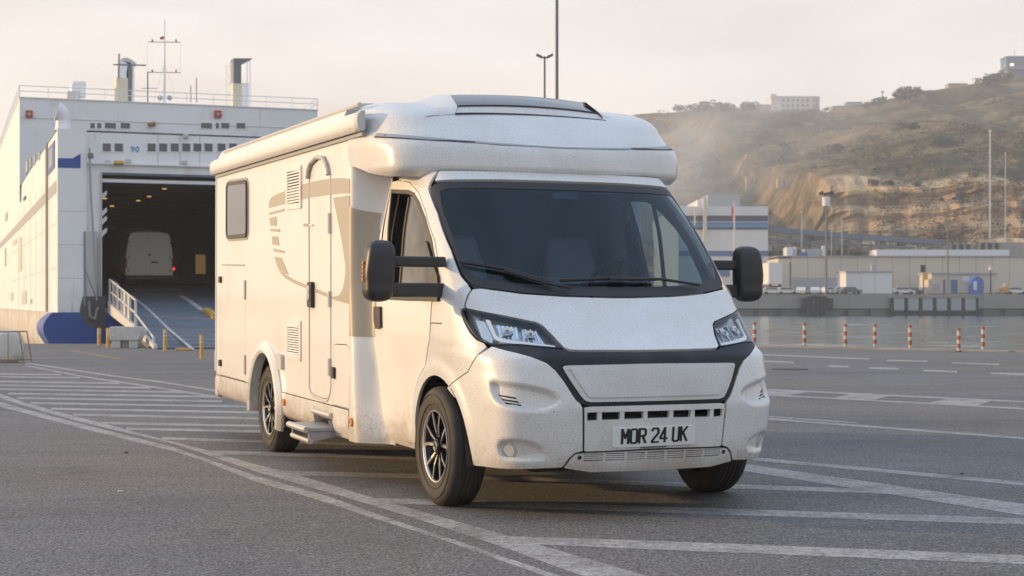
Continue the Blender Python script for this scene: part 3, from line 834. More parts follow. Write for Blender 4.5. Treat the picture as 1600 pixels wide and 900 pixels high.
# beige decal in pieces
def dec(px, nm='decal'): return patch(nm, WL, h(px), M['beige'], MH, step=.3, off=.0035, thick=.003)
dec([(420.6, 325), (421, 314), (424, 309), (430, 305), (448, 297.5), (465, 291), (482, 285.5), (500, 281.5), (519, 278.8), (535, 278), (547, 279.5), (547, 302), (533, 302.3), (519, 303.8), (483.6, 308.6), (448, 317.4), (430, 322.5)])
dec([(521, 309), (547, 305.2), (547, 475), (530, 470.5), (518.5, 466.5), (513, 463), (523, 463.5), (531, 461), (536.5, 450), (540, 430), (540.2, 414), (533, 367.6)])
dec([(434, 421), (446, 429), (462, 438), (483.6, 447.3), (513, 459), (516, 466), (483.6, 452.5), (465, 445), (446.7, 435)])
for q in ([(420.8, 332), (444.4, 326), (444.4, 329.7), (420.8, 336)], [(421.3, 341), (432, 338.3), (432.2, 353), (423, 352.6)], [(422.4, 357.6), (437.4, 357.6), (438, 362.7), (423, 361.2)],
          [(425, 369.4), (434.5, 369.4), (436.7, 383.6), (426, 382)], [(426.7, 388.2), (444.5, 391.7), (446, 396), (428.5, 393.2)], [(428.8, 401.3), (440, 402.4), (451.6, 429.8), (444, 427), (435.5, 420)]): dec(q)
# skirts
def skirt(nm, x0, x1, zb, zt=zsk - .006, y=-YB - .004, round_=.05, tuck=.05):
    prof = [(y + .0, zt), (y, zb + .10), (y + .012, zb + .04), (y + tuck, zb), (y + .12, zb)]
    b = MB(); n = len(prof)
    b.add([(x, yy, z) for x in (x0, x1) for yy, z in prof], [(i, i + 1, n + i + 1, n + i) for i in range(n - 1)])
    b.add([(x, yy, z) for x in (x0, x1) for yy, z in prof + [(y + .12, zt)]], [tuple(range(n + 1)), tuple(range(n + 1, 2 * n + 2))])
    return b.build(nm, M['paint'], MH, smooth=True, angle=50)
skirt('rear_skirt', XR + .02, RX - RR - .02, .285)
skirt('side_skirt', RX + RR - .01, -2.42, .285)
skirt('side_skirt', -2.42, -1.89, .38)
skirt('skirt_flap', -1.885, XF - .004, .285, tuck=.03)
# wheel arch flare
b = MB(); n = 30; ring = []
for r, y in ((RR - .015, -YB + .05), (RR - .012, -YB - .034), (RR + .012, -YB - .048), (RR + .05, -YB - .042), (RR + .085, -YB - .012), (RR + .088, -YB + .01)):
    ring.append([(RX + r * 1.04 * math.cos(a), y, RZ - .02 + r * 1.04 * math.sin(a)) for a in np.radians(np.linspace(186, -14, n))])
for a, c in zip(ring[:-1], ring[1:]): b.add(a + c, [(i, i + 1, n + i + 1, n + i) for i in range(n - 1)])
b.build('arch_flare', M['paint'], MH, smooth=True, angle=40)
# step under the entrance door
sx0, sx1 = -2.42, -1.90
stp = MB().box(sx0, sx1, -YB - .20, -YB + .05, .315, .345).build('entrance_step', M['grey'], MH, bevel=.006)
MB().cyl((sx0, -YB - .20, .33), (sx1, -YB - .20, .33), .024, n=12).build('step_nose', M['alu'], stp, smooth=True)
MB().cyl((sx0, -YB - .17, .245), (sx1, -YB - .17, .245), .022, n=12).build('step_rail', M['alu'], stp, smooth=True)
MB().cyl((sx0 + .02, -YB - .01, .43), (sx1, -YB - .01, .43), .022, n=12).build('step_rail', M['alu'], stp, smooth=True)
for x in (sx0 + .01, sx1 - .03): MB().add([(x, -YB - .18, .23), (x + .02, -YB - .18, .23), (x + .02, -YB + .1, .29), (x, -YB + .1, .29), (x, -YB - .18, .33), (x + .02, -YB - .18, .33), (x + .02, -YB + .1, .36), (x, -YB + .1, .36)],
        [(0, 1, 2, 3), (4, 5, 6, 7), (0, 3, 7, 4), (1, 2, 6, 5), (0, 1, 5, 4), (2, 3, 7, 6)]).build('step_arm', M['grey'], stp)
MB().box(sx0, sx1, -YB + .12, -YB + .15, .36, .52).build('step_box', M['black'], MH)
for px in ((444.5, 628.5), ): disc('side_marker', px, .030, M['amber'], S=Flat(1, -YB - .006, -1), mir=False, off1=.014)
# rear, far side, roof
b = MB()
b.box(XR + .03, XF - .02, YB - .03, YB, .30, 2.62); b.build('far_wall', M['paint'], MH, bevel=.01)
b = MB(); b.box(XR, XR + .03, -YB + .002, YB, .50, 2.60); b.build('rear_wall', M['paint'], MH, bevel=.008)
b = MB(); b.box(XR - .03, XR + .10, -YB - .01, YB, .285, .50); b.build('rear_bumper', M['paint'], MH, bevel=.03)
MB().box(XR - .012, XR + .016, -YB - .010, -YB + .02, .60, 2.55).build('rear_corner_trim', M['paint'], MH, bevel=.008)
tl = MB().box(XR - .02, XR + .02, -YB - .014, -YB + .05, .54, .74).build('tail_light', M['lamp_white'], MH, bevel=.008)
b = MB()
prof = [(-YB - .002, 2.60), (-YB - .004, 2.66), (-YB + .03, 2.72), (-YB + .12, 2.745), (-.5, 2.755), (.5, 2.755), (YB - .12, 2.745), (YB - .03, 2.72), (YB + .002, 2.66), (YB, 2.60)]
n = len(prof)
XA = -1.60
b.add([(x, y, z - (.05 if x < XR + .05 else 0)) for x in (XR + .0, XR + .12, XA) for y, z in prof], [(k * n + i, k * n + i + 1, (k + 1) * n + i + 1, (k + 1) * n + i) for k in (0, 1) for i in range(n - 1)])
b.add([(XR + .0, y, z - .05) for y, z in prof], [tuple(range(n))])
b.add([(XA, y, z) for y, z in prof], [tuple(range(n))])
b.build('roof', M['paint'], MH, smooth=True, angle=50)
# awning cassette along the roof edge
aw = WL2 = None
A0, A1 = -5.72, -1.15
prof = [(-YB + .0, 2.505), (-YB - .016, 2.492), (-YB - .036, 2.496), (-YB - .052, 2.512), (-YB - .060, 2.545), (-YB - .060, 2.585), (-YB - .052, 2.615), (-YB - .035, 2.632), (-YB - .015, 2.640), (-YB + .0, 2.64)]
b = MB(); n = len(prof)
A0 = XR - .02
b.add([(x, y, z) for x in (A0, A1) for y, z in prof], [(i, i + 1, n + i + 1, n + i) for i in range(n - 1)])
aw = b.build('awning', M['paint'], MH, smooth=True, angle=50)
for x, dx in ((A0, -.035), (A1, .05)):
    b = MB(); c = (-YB - .028, 2.566)
    pr2 = [(c[0] + (y - c[0]) * 1.05, c[1] + (z - c[1]) * 1.05) for y, z in prof]
    b.add([(x - (.02 if dx > 0 else -.02), y, z) for y, z in pr2] + [(x + dx, c[0] + (y - c[0]) * .96, c[1] + (z - c[1]) * .96) for y, z in prof], [(i, (i + 1) % n, n + (i + 1) % n, n + i) for i in range(n)] + [tuple(range(n)), tuple(range(n, 2 * n))])
    b.build('awning_end_cap', M['lgrey'] if dx > 0 else M['paint'], aw, smooth=True, angle=40)
MB().box(A0 + .03, A1 - .03, -YB - .048, -YB - .040, 2.492, 2.501).build('awning_groove', M['grey'], aw)
MB().box(A0 + .05, A1 + .03, -YB - .02, -YB + .002, 2.462, 2.486).build('awning_rail', M['grey'], aw)
b = MB(); b.tube([(A0 + .3, -YB + .02, 2.70), (-1.3, -YB + .02, 2.70)], .018); b.build('roof_seam', M['lgrey'], MH, smooth=True)

# ---- fairing between living body and cab
zz = np.concatenate([np.linspace(.285, .56, 12), np.linspace(.6, 2.27, 37)])
xr = pchip([.28, .33, .40, .55, .8, 1.1, 1.5, 1.8, 2.3], [-1.03, -1.04, -1.07, -1.14, -1.20, -1.245, -1.275, -1.28, -1.25])
T = np.linspace(0, 1, 15); V, Fc = [], []
for z in zz:
    x1 = float(xr(z)) - .006; e = CAB.p(cside([x1], [min(2.19, max(z, .31))]), -.004)[0][0]
    for t in T:
        q = t * t * (3 - 2 * t)
        ta = .30 * max(0, min(1, (1.4 - z) / .5)); q = max(0, min(1, (t - ta) / (.85 - ta))); q = q * q * (3 - 2 * q)
        y = -YB + (e[1] + YB) * q
        V.append((XF + .004 + (x1 - XF - .004) * t, y, z))
m_ = len(T)
for k in range(len(zz) - 1):
    for i in range(m_ - 1): Fc.append((k * m_ + i, k * m_ + i + 1, (k + 1) * m_ + i + 1, (k + 1) * m_ + i))
for sgn in (1, -1):
    fb = MB().add([(x, y * sgn, z) for x, y, z in V], Fc)
    fb.build('side_fairing', M['paint'], MH, smooth=True, angle=60)
# beige panel carried on over the fairing
V2 = []
ks = [k for k, z in enumerate(zz) if 1.05 < z < 2.02]; is_ = range(0, 14)
for k in ks:
    for i in is_:
        x, y, z = V[k * m_ + i]; t = i / 14
        z2 = z + (1.97 + .06 * (1 - t) ** 2 - 2.02) * max(0, (z - 1.6) / .42) - .02
        V2.append((x + .004, y - .004, z2))
nn = len(is_)
MB().add(V2, [(a * nn + i, a * nn + i + 1, (a + 1) * nn + i + 1, (a + 1) * nn + i) for a in range(len(ks) - 1) for i in range(nn - 1)]).build('decal', M['beige'], MH, smooth=True, angle=60)
P, _ = CAB.p(cside([-1.16], [.42])); 
mk = vplane([(554.7, 660.7)], 1, -1.175)[0]
MB().cyl((XF + .075, -1.15, mk[2]), (XF + .075, -1.192, mk[2]), .036, .032, 16).build('side_marker', M['amber'], MH, smooth=True)
MB().box(-1.50, -.62, -.87, .87, 2.12, 2.24).build('roof_filler', M['paint'], MH)

# ---- overcab cap
OC = Shell(-1.6, [
    (2.155, -.415, 1.115, .40, .07), (2.196, -.352, 1.145, .40, .07), (2.203, -.347, 1.15, .40, .07), (2.28, -.355, 1.160, .39, .08), (2.36, -.385, 1.170, .37, .10), (2.42, -.44, 1.18, .34, .15),
    (2.50, -.54, 1.185, .28, .22), (2.57, -.63, 1.195, .21, .28), (2.63, -.735, 1.18, .18, .28), (2.67, -.85, 1.16, .15, .28), (2.70, -.97, 1.13, .12, .27), (2.72, -1.08, 1.10, .10, .26), (2.735, -1.2, 1.06, .10, .26)], L=1.5, taper=.055, tr=(-1.35, -.6))
po = math.radians(85) * OC.L
_cu = math.radians(62) * OC.L
def _crease(x, y, z, uv): return   .020 * sstep(.006, -.006, uv[:, 1] - (float(OC.s_of(2.365)) + .135 * np.minimum(np.abs(uv[:, 0]) / _cu, 1.2) ** 2))
OC.disp.append(_crease)
oc0, oc1, occ = 0.0, float(OC.ss[-1]), float(OC.s_of(2.388)), 
uu = np.linspace(-po, po, 60)
vb_ = oc0 + (float(OC.s_of(2.27)) - oc0) * sstep(math.radians(46) * OC.L, po, np.abs(uu))
cap = patch('overcab', OC, np.concatenate([np.stack([uu, vb_], 1), [(po, oc1), (-po, oc1)]]), M['front'], MH, step=.02, thick=0)
top, _ = OC.p(np.stack([uu, np.full(60, oc1)], 1))
b = MB(); b.add([tuple(q) for q in top] + [(-1.62, q[1] * 1.0, 2.752) for q in top], [(i, i + 1, 61 + i, 60 + i) for i in range(59)]); b.build('overcab_top', M['front'], MH, smooth=True, angle=80)
bot, _ = OC.p(np.stack([uu, vb_], 1))
b = MB(); b.add([tuple(q) for q in bot] + [(max(q[0] - .42, -1.52), q[1] * .79, 2.192) for q in bot], [(i, i + 1, 61 + i, 60 + i) for i in range(59)]); b.build('overcab_underside', M['front'], MH, smooth=True, angle=80)
# crease strip round the front
cu = math.radians(62) * OC.L
L_ = np.linspace(-1, 1, 41)
cz = lambda t: float(OC.s_of(2.365)) + .002 + .135 * t * t
up_ = [(cu * t, cz(t) + .003 + .020 * abs(t) ** 1.5) for t in L_]; lo_ = [(cu * t, cz(t) - .008 - .010 * abs(t) ** 1.5) for t in L_]
patch('crease_strip', OC, np.array(lo_ + up_[::-1]), M['grey'], MH, step=.05, off=.004, thick=.01)
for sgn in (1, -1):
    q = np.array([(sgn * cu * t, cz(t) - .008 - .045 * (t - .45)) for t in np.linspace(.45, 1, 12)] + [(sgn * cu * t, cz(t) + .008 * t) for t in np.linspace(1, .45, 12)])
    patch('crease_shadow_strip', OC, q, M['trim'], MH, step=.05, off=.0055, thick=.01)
# front roof light
hx0, hx1, hy = -.74, -1.66, .60
b = MB()
def oc_z(x, y):
    lo, hi = 2.2, 2.735
    for _ in range(30):
        m = (lo + hi) / 2
        if OC.g(np.array([x]), np.array([y]), np.array([m]))[0] < 0: lo = m
        else: hi = m
    return lo if x > -1.2 else max(lo, 2.735 + .017 * min(1, (-1.2 - x) / .4))
fr = [(-.765, .58, oc_z(-.765, .58) - .003), (-.80, .55, oc_z(-.80, .55) + .035), (-1.0, .53, 2.765), (-1.25, .54, 2.795), (-1.6, .53, 2.805), (-1.95, .56, 2.745)]
ns = len(fr)
hat = None
for sg in (1, -1):
    inn = [(x, sg * y, z) for x, y, z in fr]; outr = [(x - .03, sg * (y + (.16 if i else .22)), oc_z(x - .03, y + (.16 if i else .22)) - .004) for i, (x, y, z) in enumerate(fr)]
    q = MB().add(inn + outr, [(i, i + 1, ns + i + 1, ns + i) for i in range(ns - 1)]).build('roof_light' if hat is None else 'roof_light_wing', M['front'], MH if hat is None else hat, smooth=True, angle=60)
    hat = hat or q
fy = np.linspace(-1, 1, 13)
g0 = [(-.735 - .03 * t * t, .58 * t, oc_z(-.735 - .03 * t * t, .58 * t) - .003) for t in fy]; g1 = [(fr[1][0] - .03 * t * t, fr[1][1] * t, fr[1][2] + .02 * (1 - t * t)) for t in fy]
MB().add(g0 + g1, [(i, i + 1, 14 + i, 13 + i) for i in range(12)]).build('roof_light_lip', M['front'], hat, smooth=True)
rows_ = [[(x - .03 * t * t, y * t, z + .02 * (1 - t * t)) for t in fy] for x, y, z in fr[1:]]
b = MB(); b.add(sum(rows_, []), [(k * 13 + i, k * 13 + i + 1, (k + 1) * 13 + i + 1, (k + 1) * 13 + i) for k in range(len(rows_) - 1) for i in range(12)])
b.build('roof_light_pane', M['darkglass'], hat, smooth=True)
MB().tube([(x + .006, y, z + .002) for x, y, z in g0], .0065, 6).build('roof_light_seal', M['black'], hat, smooth=True)
MB().tube([(x + .004, y, z + .003) for x, y, z in g1], .006, 6).build('roof_light_seal', M['black'], hat, smooth=True)

for o_ in [hat]: o_.location.y = -.055
# ---- cab interior
b = MB(); prof = [(-.55, .80), (-.42, 1.12), (-.30, 1.25), (-.1, 1.29), (.25, 1.30), (.42, 1.28), (.40, .80)]
n = len(prof)
yy = np.linspace(-.9, .9, 19)
rows_ = [[(x, y, z + .02 + .09 * math.exp(-((y - .42) / .22) ** 2) * (1 if -.35 < x < .1 else .2) - .03 * abs(y) ** 3) for x, z in prof] for y in yy]
b.add(sum(rows_, []), [(k * n + i, k * n + i + 1, (k + 1) * n + i + 1, (k + 1) * n + i) for k in range(18) for i in range(n - 1)])
b.build('dashboard', M['dash'], MH, smooth=True, angle=50)
MB().add([(-.34, -.10, 1.28), (-.34, .16, 1.28), (-.40, .16, 1.47), (-.40, -.10, 1.47), (-.32, -.10, 1.28), (-.32, .16, 1.28), (-.38, .16, 1.47), (-.38, -.10, 1.47)], [(0, 1, 2, 3), (4, 5, 6, 7), (0, 1, 5, 4), (2, 3, 7, 6), (0, 3, 7, 4), (1, 2, 6, 5)]).build('tablet_screen', M['darkglass'], MH)
for i in range(3): MB().add([(-.1 + .05 * i, -.35 + .14 * i, 1.305), (.05 + .05 * i, -.30 + .14 * i, 1.306), (.05 + .05 * i, -.285 + .14 * i, 1.306), (-.1 + .05 * i, -.335 + .14 * i, 1.305)], [(0, 1, 2, 3)]).build('paper_slip', M['lamp_white'], MH)
sw = MB(); q = Matrix.Translation((-.40, .43, 1.43)) @ Matrix.Rotation(R(-62), 4, 'Y')
t = MB().lathe([(.19 + .018 * math.cos(a), .018 * math.sin(a)) for a in np.linspace(0, 2 * math.pi, 9)[:-1]], axis='Z', n=32, closed=True)
t.cyl((0, 0, -.02), (0, 0, .03), .06); 
for a in (0, 180, 270): t.cyl((0, 0, 0), (.19 * math.cos(R(a + 90)), .19 * math.sin(R(a + 90)), 0), .016, n=6)
sw.add([q @ Vector(v) for v in t.v], t.f); sw.build('steering_wheel', M['black'], MH, smooth=True)
for y in (-.44, .46):
    s = MB().box(-1.16, -.62, y - .25, y + .25, .72, .88).build('cab_seat', M['seatfab'], MH, bevel=.05, seg=3)
    bb = MB(); 
    bb.add([(-1.02 + dx, y + dy, .86) for dx in (-.09, .06) for dy in (-.24, .24)] + [(-1.20 + dx, y + dy * .9, 1.52) for dx in (-.08, .04) for dy in (-.24, .24)] + [(-1.26 + dx, y + dy * .62, 1.78) for dx in (-.07, .03) for dy in (-.24, .24)],
           [(0, 1, 3, 2)] + [f for k in (0, 4) for f in ((k, k + 1, k + 5, k + 4), (k + 2, k + 3, k + 7, k + 6), (k, k + 2, k + 6, k + 4), (k + 1, k + 3, k + 7, k + 5))] + [(8, 9, 11, 10)])
    bb.build('backrest', M['seatfab'], s, bevel=.05, seg=3)
MB().box(-2.4, .3, -.95, .95, .55, .60).build('cab_floor', M['cabin'], MH)
MB().box(-2.6, -.72, -.86, .86, 2.20, 2.23).build('cab_ceiling', M['cabin'], MH)
MB().box(-2.62, -2.58, -1.1, 1.1, .6, 2.2).build('cabin_partition', M['cabin'], MH)
MB().box(-2.57, -2.2, -1.05, -.35, .6, 2.15).build('wardrobe', M['seatfab'], MH)
MB().box(-2.57, -2.54, .0, .38, 1.0, 1.9).build('cupboard_panel', M['black'], MH, bevel=.01)
MB().box(-2.0, -1.96, -.35, .18, 1.25, 1.95).build('television', M['black'], MH, bevel=.02)
MB().box(-1.99, -1.955, -.38, .21, 1.22, 1.245).build('shelf_edge', M['lgrey'], MH)
MB().box(-1.92, -1.86, .72, 1.0, .7, 2.15).build('curtain', M['seatfab'], MH, bevel=.02)

# ================================================================== ground, quay, water
def gr(u, v, z=0.0):
    t = (z - HC) / (-(v - VH) / F); return ((u - 800) / F * t, t)
def at(u, v, Y): return Vector(((u - 800) / F * Y, Y, HC - (v - VH) / F * Y))

def road_mat(name, base, worn=None):
    m = bpy.data.materials.new(name); m.use_nodes = True
    t = m.node_tree; b = t.nodes['Principled BSDF']; L = t.links.new
    tcn = N(t, 'ShaderNodeTexCoord')
    def nz(sc, det=4, rg=.6, vec=None):
        n = N(t, 'ShaderNodeTexNoise'); n.inputs['Scale'].default_value = sc; n.inputs['Detail'].default_value = det; n.inputs['Roughness'].default_value = rg
        L(vec or tcn.outputs['Object'], n.inputs[0]); return n.outputs[0]
    def mr(src, a, c, lo, hi):
        r = N(t, 'ShaderNodeMapRange'); L(src, r.inputs[0])
        for i, q in enumerate((a, c, lo, hi)): r.inputs[i + 1].default_value = q
        return r.outputs[0]
    def mix(f, a, c, bt='MIX'):
        h = N(t, 'ShaderNodeMix', data_type='RGBA', blend_type=bt)
        for i, q in ((0, f), (6, a), (7, c)):
            if isinstance(q, (float, int)): h.inputs[i].default_value = q
            elif isinstance(q, tuple): h.inputs[i].default_value = (*q, 1)
            else: L(q, h.inputs[i])
        return h.outputs[2]
    sc = N(t, 'ShaderNodeMapping'); sc.inputs['Scale'].default_value = (.25, 1.0, 1); sc.inputs['Rotation'].default_value = (0, 0, R(-8)); L(tcn.outputs['Object'], sc.inputs[0])
    tone = mr(nz(.45, 9, .75, sc.outputs[0]), .32, .68, .60, 1.38)
    big = mr(nz(.22, 6, .65), .42, .62, 0, .8)
    grain = mr(nz(62, 4, .8), .38, .62, .20, 1.95)
    grain2 = mr(nz(28, 3, .6), .35, .65, .78, 1.24)
    col = mix(1.0, base, tone, 'MULTIPLY')
    col = mix(big, col, tuple(q * f for q, f in zip(base, (1.16, 1.02, .86))))
    asph = mix(1.0, mix(1.0, col, grain, 'MULTIPLY'), grain2, 'MULTIPLY')
    vo = N(t, 'ShaderNodeTexVoronoi'); vo.inputs['Scale'].default_value = 70; L(tcn.outputs['Object'], vo.inputs['Vector'])
    vs_ = N(t, 'ShaderNodeSeparateXYZ'); L(vo.outputs['Color'], vs_.inputs[0])
    asph = mix(mr(vs_.outputs[0], .80, .98, 0, .55), asph, (.36, .34, .31))
    asph = mix(mr(vs_.outputs[1], .80, .98, 0, .6), asph, (.035, .034, .034))
    stain = mr(nz(1.1, 7, .75), .57, .72, 0, .65)
    asph = mix(stain, asph, (.055, .053, .052))
    if worn:
        pt = mix(mr(nz(2.5, 5), .35, .7, 0, 1), worn, tuple(q * .72 for q in worn))
        pt = mix(1.0, pt, mr(nz(120, 3, .7), .3, .6, .72, 1.12), 'MULTIPLY')
        keep = mr(nz(24, 7, .85), .40, .54, .06, .94)
        keep2 = mr(nz(2.2, 7, .75), .34, .54, .25, 1)
        k = N(t, 'ShaderNodeMath', operation='MULTIPLY'); L(keep, k.inputs[0]); L(keep2, k.inputs[1])
        asph = mix(k.outputs[0], asph, pt)
    L(asph, b.inputs['Base Color'])
    b.inputs['Roughness'].default_value = .82; b.inputs['Specular IOR Level'].default_value = .35
    bn = N(t, 'ShaderNodeBump'); bn.inputs['Strength'].default_value = .8; bn.inputs['Distance'].default_value = .008
    L(nz(75, 3, .7), bn.inputs['Height']); L(bn.outputs[0], b.inputs['Normal'])
    return m
ASPH = (.143, .141, .142)
M['asphalt'] = road_mat('worn_asphalt', ASPH)
M['line'] = road_mat('worn_white_road_paint', ASPH, (.56, .53, .50))
M['yline'] = road_mat('worn_yellow_road_paint', ASPH, (.50, .30, .07))
M['conc'] = pm('quay_concrete', (.30, .29, .275), .85, var=.25, vscale=1.2, dirt=[(.5, .5, .75, (.12, .11, .10), .5)], bump=.2, bscale=30)
M['wet'] = pm('tidal_concrete', (.07, .075, .07), .6, var=.4, vscale=2)

E1, E2 = gr(1180, 541.8), gr(1600, 550)
dx = (E2[0] - E1[0]) / (E2[1] - E1[1])
far_r = (E2[0] + 30 * (E2[0] - E1[0]) / 8, E2[1] + 30 * (E2[1] - E1[1]) / 8)
eL = gr(900, 541); eM = gr(420, 537)
edge = [(-70, 50.4), (eM[0], 50.5), (eL[0], 47.6), E1, E2, far_r]
poly = [(-70, -40), (far_r[0], -40), far_r, E2, E1, (eL[0], 47.6), (eM[0], 50.5), (-70, 50.4)]
b = MB(); b.add([(x, y, 0) for x, y in poly], [tuple(range(len(poly)))])
tag(b.build('ground', M['asphalt']), kind='structure')
b = MB()
for (x0, y0), (x1, y1) in zip(edge[:-1], edge[1:]):
    b.add([(x0, y0, .0), (x1, y1, .0), (x1, y1, -3), (x0, y0, -3)], [(0, 1, 2, 3)])
tag(b.build('quay_wall', M['conc']), kind='structure')
b = MB()
for (x0, y0), (x1, y1) in zip(edge[1:-1], edge[2:]):
    d = Vector((x1 - x0, y1 - y0, 0)).normalized(); n = Vector((d.y, -d.x, 0)) * .45
    b.add([(x0, y0, .05), (x1, y1, .05), (x1 + n.x, y1 + n.y, .05), (x0 + n.x, y0 + n.y, .05), (x1 + n.x, y1 + n.y, .001), (x0 + n.x, y0 + n.y, .001), (x0, y0, 0), (x1, y1, 0)], [(0, 1, 2, 3), (3, 2, 4, 5), (0, 1, 7, 6)])
tag(b.build('quay_kerb', M['conc']), kind='structure')

# water
m = bpy.data.materials.new('harbour_water'); m.use_nodes = True; M['water'] = m
t = m.node_tree; bs = t.nodes['Principled BSDF']
bs.inputs['Base Color'].default_value = (.040, .105, .125, 1); bs.inputs['Roughness'].default_value = .10; bs.inputs['Specular IOR Level'].default_value = .5; bs.inputs['Specular Tint'].default_value = (.62, .90, 1.0, 1)
tcn = N(t, 'ShaderNodeTexCoord'); mpn = N(t, 'ShaderNodeMapping'); mpn.inputs['Scale'].default_value = (.6, 1.6, 1)
t.links.new(tcn.outputs['Object'], mpn.inputs[0])
nn = N(t, 'ShaderNodeTexNoise'); nn.inputs['Scale'].default_value = .55; nn.inputs['Detail'].default_value = 6; nn.inputs['Roughness'].default_value = .6
t.links.new(mpn.outputs[0], nn.inputs[0])
bn = N(t, 'ShaderNodeBump'); bn.inputs['Strength'].default_value = .35; bn.inputs['Distance'].default_value = .15
t.links.new(nn.outputs[0], bn.inputs['Height']); t.links.new(bn.outputs[0], bs.inputs['Normal'])
WZ = -.9
wx = np.concatenate([np.arange(-290, -30, 6.0), np.arange(-30, 112, .6), np.arange(112, 545, 6.0)]); wy = np.concatenate([np.arange(30, 90, .45), np.arange(90, 282.5, .8)])
gx, gy = np.meshgrid(wx, wy); gz_ = np.zeros_like(gx); rw = np.random.RandomState(4)
for lam, amp in [(rw.uniform(1.6, 5.5), 1) for _ in range(26)] + [(rw.uniform(7, 14), 1.3) for _ in range(6)]:
    an_ = rw.normal(1.35, .55); k_ = 2 * math.pi / lam
    gz_ += .0020 * amp * lam ** .75 * np.sin(k_ * (gx * math.cos(an_) + gy * math.sin(an_)) + rw.uniform(0, 6.28))
nx_ = len(wx); ny_ = len(wy)
ii = (np.arange(ny_ - 1)[:, None] * nx_ + np.arange(nx_ - 1)[None]).ravel()
me = bpy.data.meshes.new('water'); me.from_pydata(np.stack([gx.ravel(), gy.ravel(), WZ + gz_.ravel()], 1).tolist(), [], np.stack([ii, ii + 1, ii + 1 + nx_, ii + nx_], 1).tolist())
tag(link_mesh('water', me, m, None, True), kind='structure')
tag(MB().add([(-290, 29, -2.6), (540, 29, -2.6), (540, 283, -2.6), (-290, 283, -2.6)], [(0, 1, 2, 3)]).build('sea_bed', M['wet']), kind='structure')

# painted markings, each a thin sheet of its own
_mk = [0]
def mark(pxs, name='road_marking', m='line'):
    _mk[0] += 1; z = .0010 + .00002 * _mk[0]
    v = [(*gr(u, w), z) for u, w in pxs]
    b = MB().add(v, [tuple(range(len(v)))])
    tag(b.build(name, M[m]), kind='structure')
def band(upper, lower, m='line'):
    """a painted band between two traced edges"""
    _mk[0] += 1; z = .0010 + .00002 * _mk[0]
    up = dense(upper, 60, False); n = len(up)
    lx, ly = zip(*lower)
    v = [(*gr(u, w), z) for u, w in up] + [(*gr(u, float(np.interp(u, lx, ly))), z) for u, _ in up]
    b = MB().add(v, [(i, i + 1, n + i + 1, n + i) for i in range(n - 1)])
    tag(b.build('road_marking', M[m]), kind='structure')
def line(u0, v0, u1, v1, th0, th1, m='line'):
    band([(u0, v0 - th0 / 2), (u1, v1 - th1 / 2)], [(u0, v0 + th0 / 2), (u1, v1 + th1 / 2)], m)
UA = [(-30, 607), (0, 614.7), (35, 628), (88, 642.7), (165, 662.7), (240, 682.7), (320, 702.7), (400, 726), (460, 741), (587, 779), (690, 808), (794, 837.5), (900, 868), (1000, 897), (1060, 914)]
LA = [(-30, 613), (0, 621.5), (53, 639), (149, 665), (267, 691.5), (400, 737), (550, 780), (662, 814), (775, 851), (899, 896), (1060, 955)]
UB = [(-30, 619), (0, 628), (67, 647), (160, 671), (267, 698), (400, 743.5), (512, 775.5), (625, 816), (737, 853), (869, 898), (930, 920)]
LB = [(-30, 626), (0, 635.5), (133, 671), (267, 704), (300, 713), (400, 753), (475, 774), (587, 811), (700, 846), (850, 900), (930, 930)]
band(UA, LA); band(UB, LB)
line(40, 567, 173, 587, 2, 2.4); line(173, 587, 253, 597, 2.4, 2.6); line(253, 597, 341, 611, 2.6, 3)
line(40, 571, 133, 589, 2, 2.4); line(133, 589, 208, 600, 2.4, 2.6); line(208, 600, 344, 621, 2.6, 3)
for q in ((0, 584.5, 95, 585.5), (0, 589, 125, 590.3), (0, 596, 187, 599), (0, 602, 235, 606), (0, 608, 290, 613), (13, 615, 340, 620), (27, 622, 347, 627), (48, 630, 400, 635.3),
          (80, 638.7, 430, 645), (115, 648, 440, 654.5), (160, 661, 460, 667), (197, 670, 480, 675.7), (253, 685, 645, 697), (325, 706.7, 660, 716)):
    if q[3] > 700: line(*q, 5.5, 6)
    else: line(*q, 2.2 + (q[1] - 585) / 60, 2.4 + (q[1] - 585) / 60)
line(425, 738.5, 760, 747, 7, 7); line(752, 747, 1065, 757, 6, 7)
line(590, 782, 740, 787, 8, 9); line(735, 787, 1600, 815, 9, 10); line(1600, 815, 1720, 819, 10, 10)
line(1040, 756.5, 1414, 769.5, 7, 7)
line(1140, 727, 1600, 797, 11, 18); line(1600, 797, 1700, 812, 18, 19)
line(1175, 717, 1600, 756, 5, 6); line(1600, 756, 1700, 765, 6, 6)
band([(788, 838), (1040, 846), (1600, 868), (1750, 874)], [(788, 840), (820, 850), (1040, 860), (1600, 882), (1750, 888)])
line(1180, 653, 1600, 685, 2.6, 3.4); line(1180, 649.5, 1340, 661, 1.6, 1.6)
line(1180, 607.8, 1720, 633.5, 2, 2.4); line(1180, 616, 1720, 645, 2, 2.4)
for q in ([(1150, 607), (1264, 612), (1229, 618), (1150, 614)], [(1330, 615.5), (1391, 618), (1363, 625.5), (1300, 622.5)], [(1482, 622.5), (1550, 625.6), (1528, 634.0), (1449, 630.2)], [(1655, 631), (1730, 634), (1700, 643), (1630, 640)]): mark(q)
for q in ((1187, 564, 1240, 566.5), (1295, 572, 1326, 573), (1358, 575, 1405, 576.5), (1443, 579, 1496, 581), (1548, 583, 1620, 586)): line(*q, 2.8, 3)
for q in ((1187, 554, 1358, 561), (1385, 563, 1449, 564.5), (1487, 567, 1561, 569.5)): line(*q, 2.0, 2.2)
line(107, 547, 189, 561, 2.0, 2.6, 'yline')
M['iron'] = pm('cast_iron', (.05, .048, .046), .6, .4, var=.3, vscale=20)
x, y = gr(1234, 577.2)
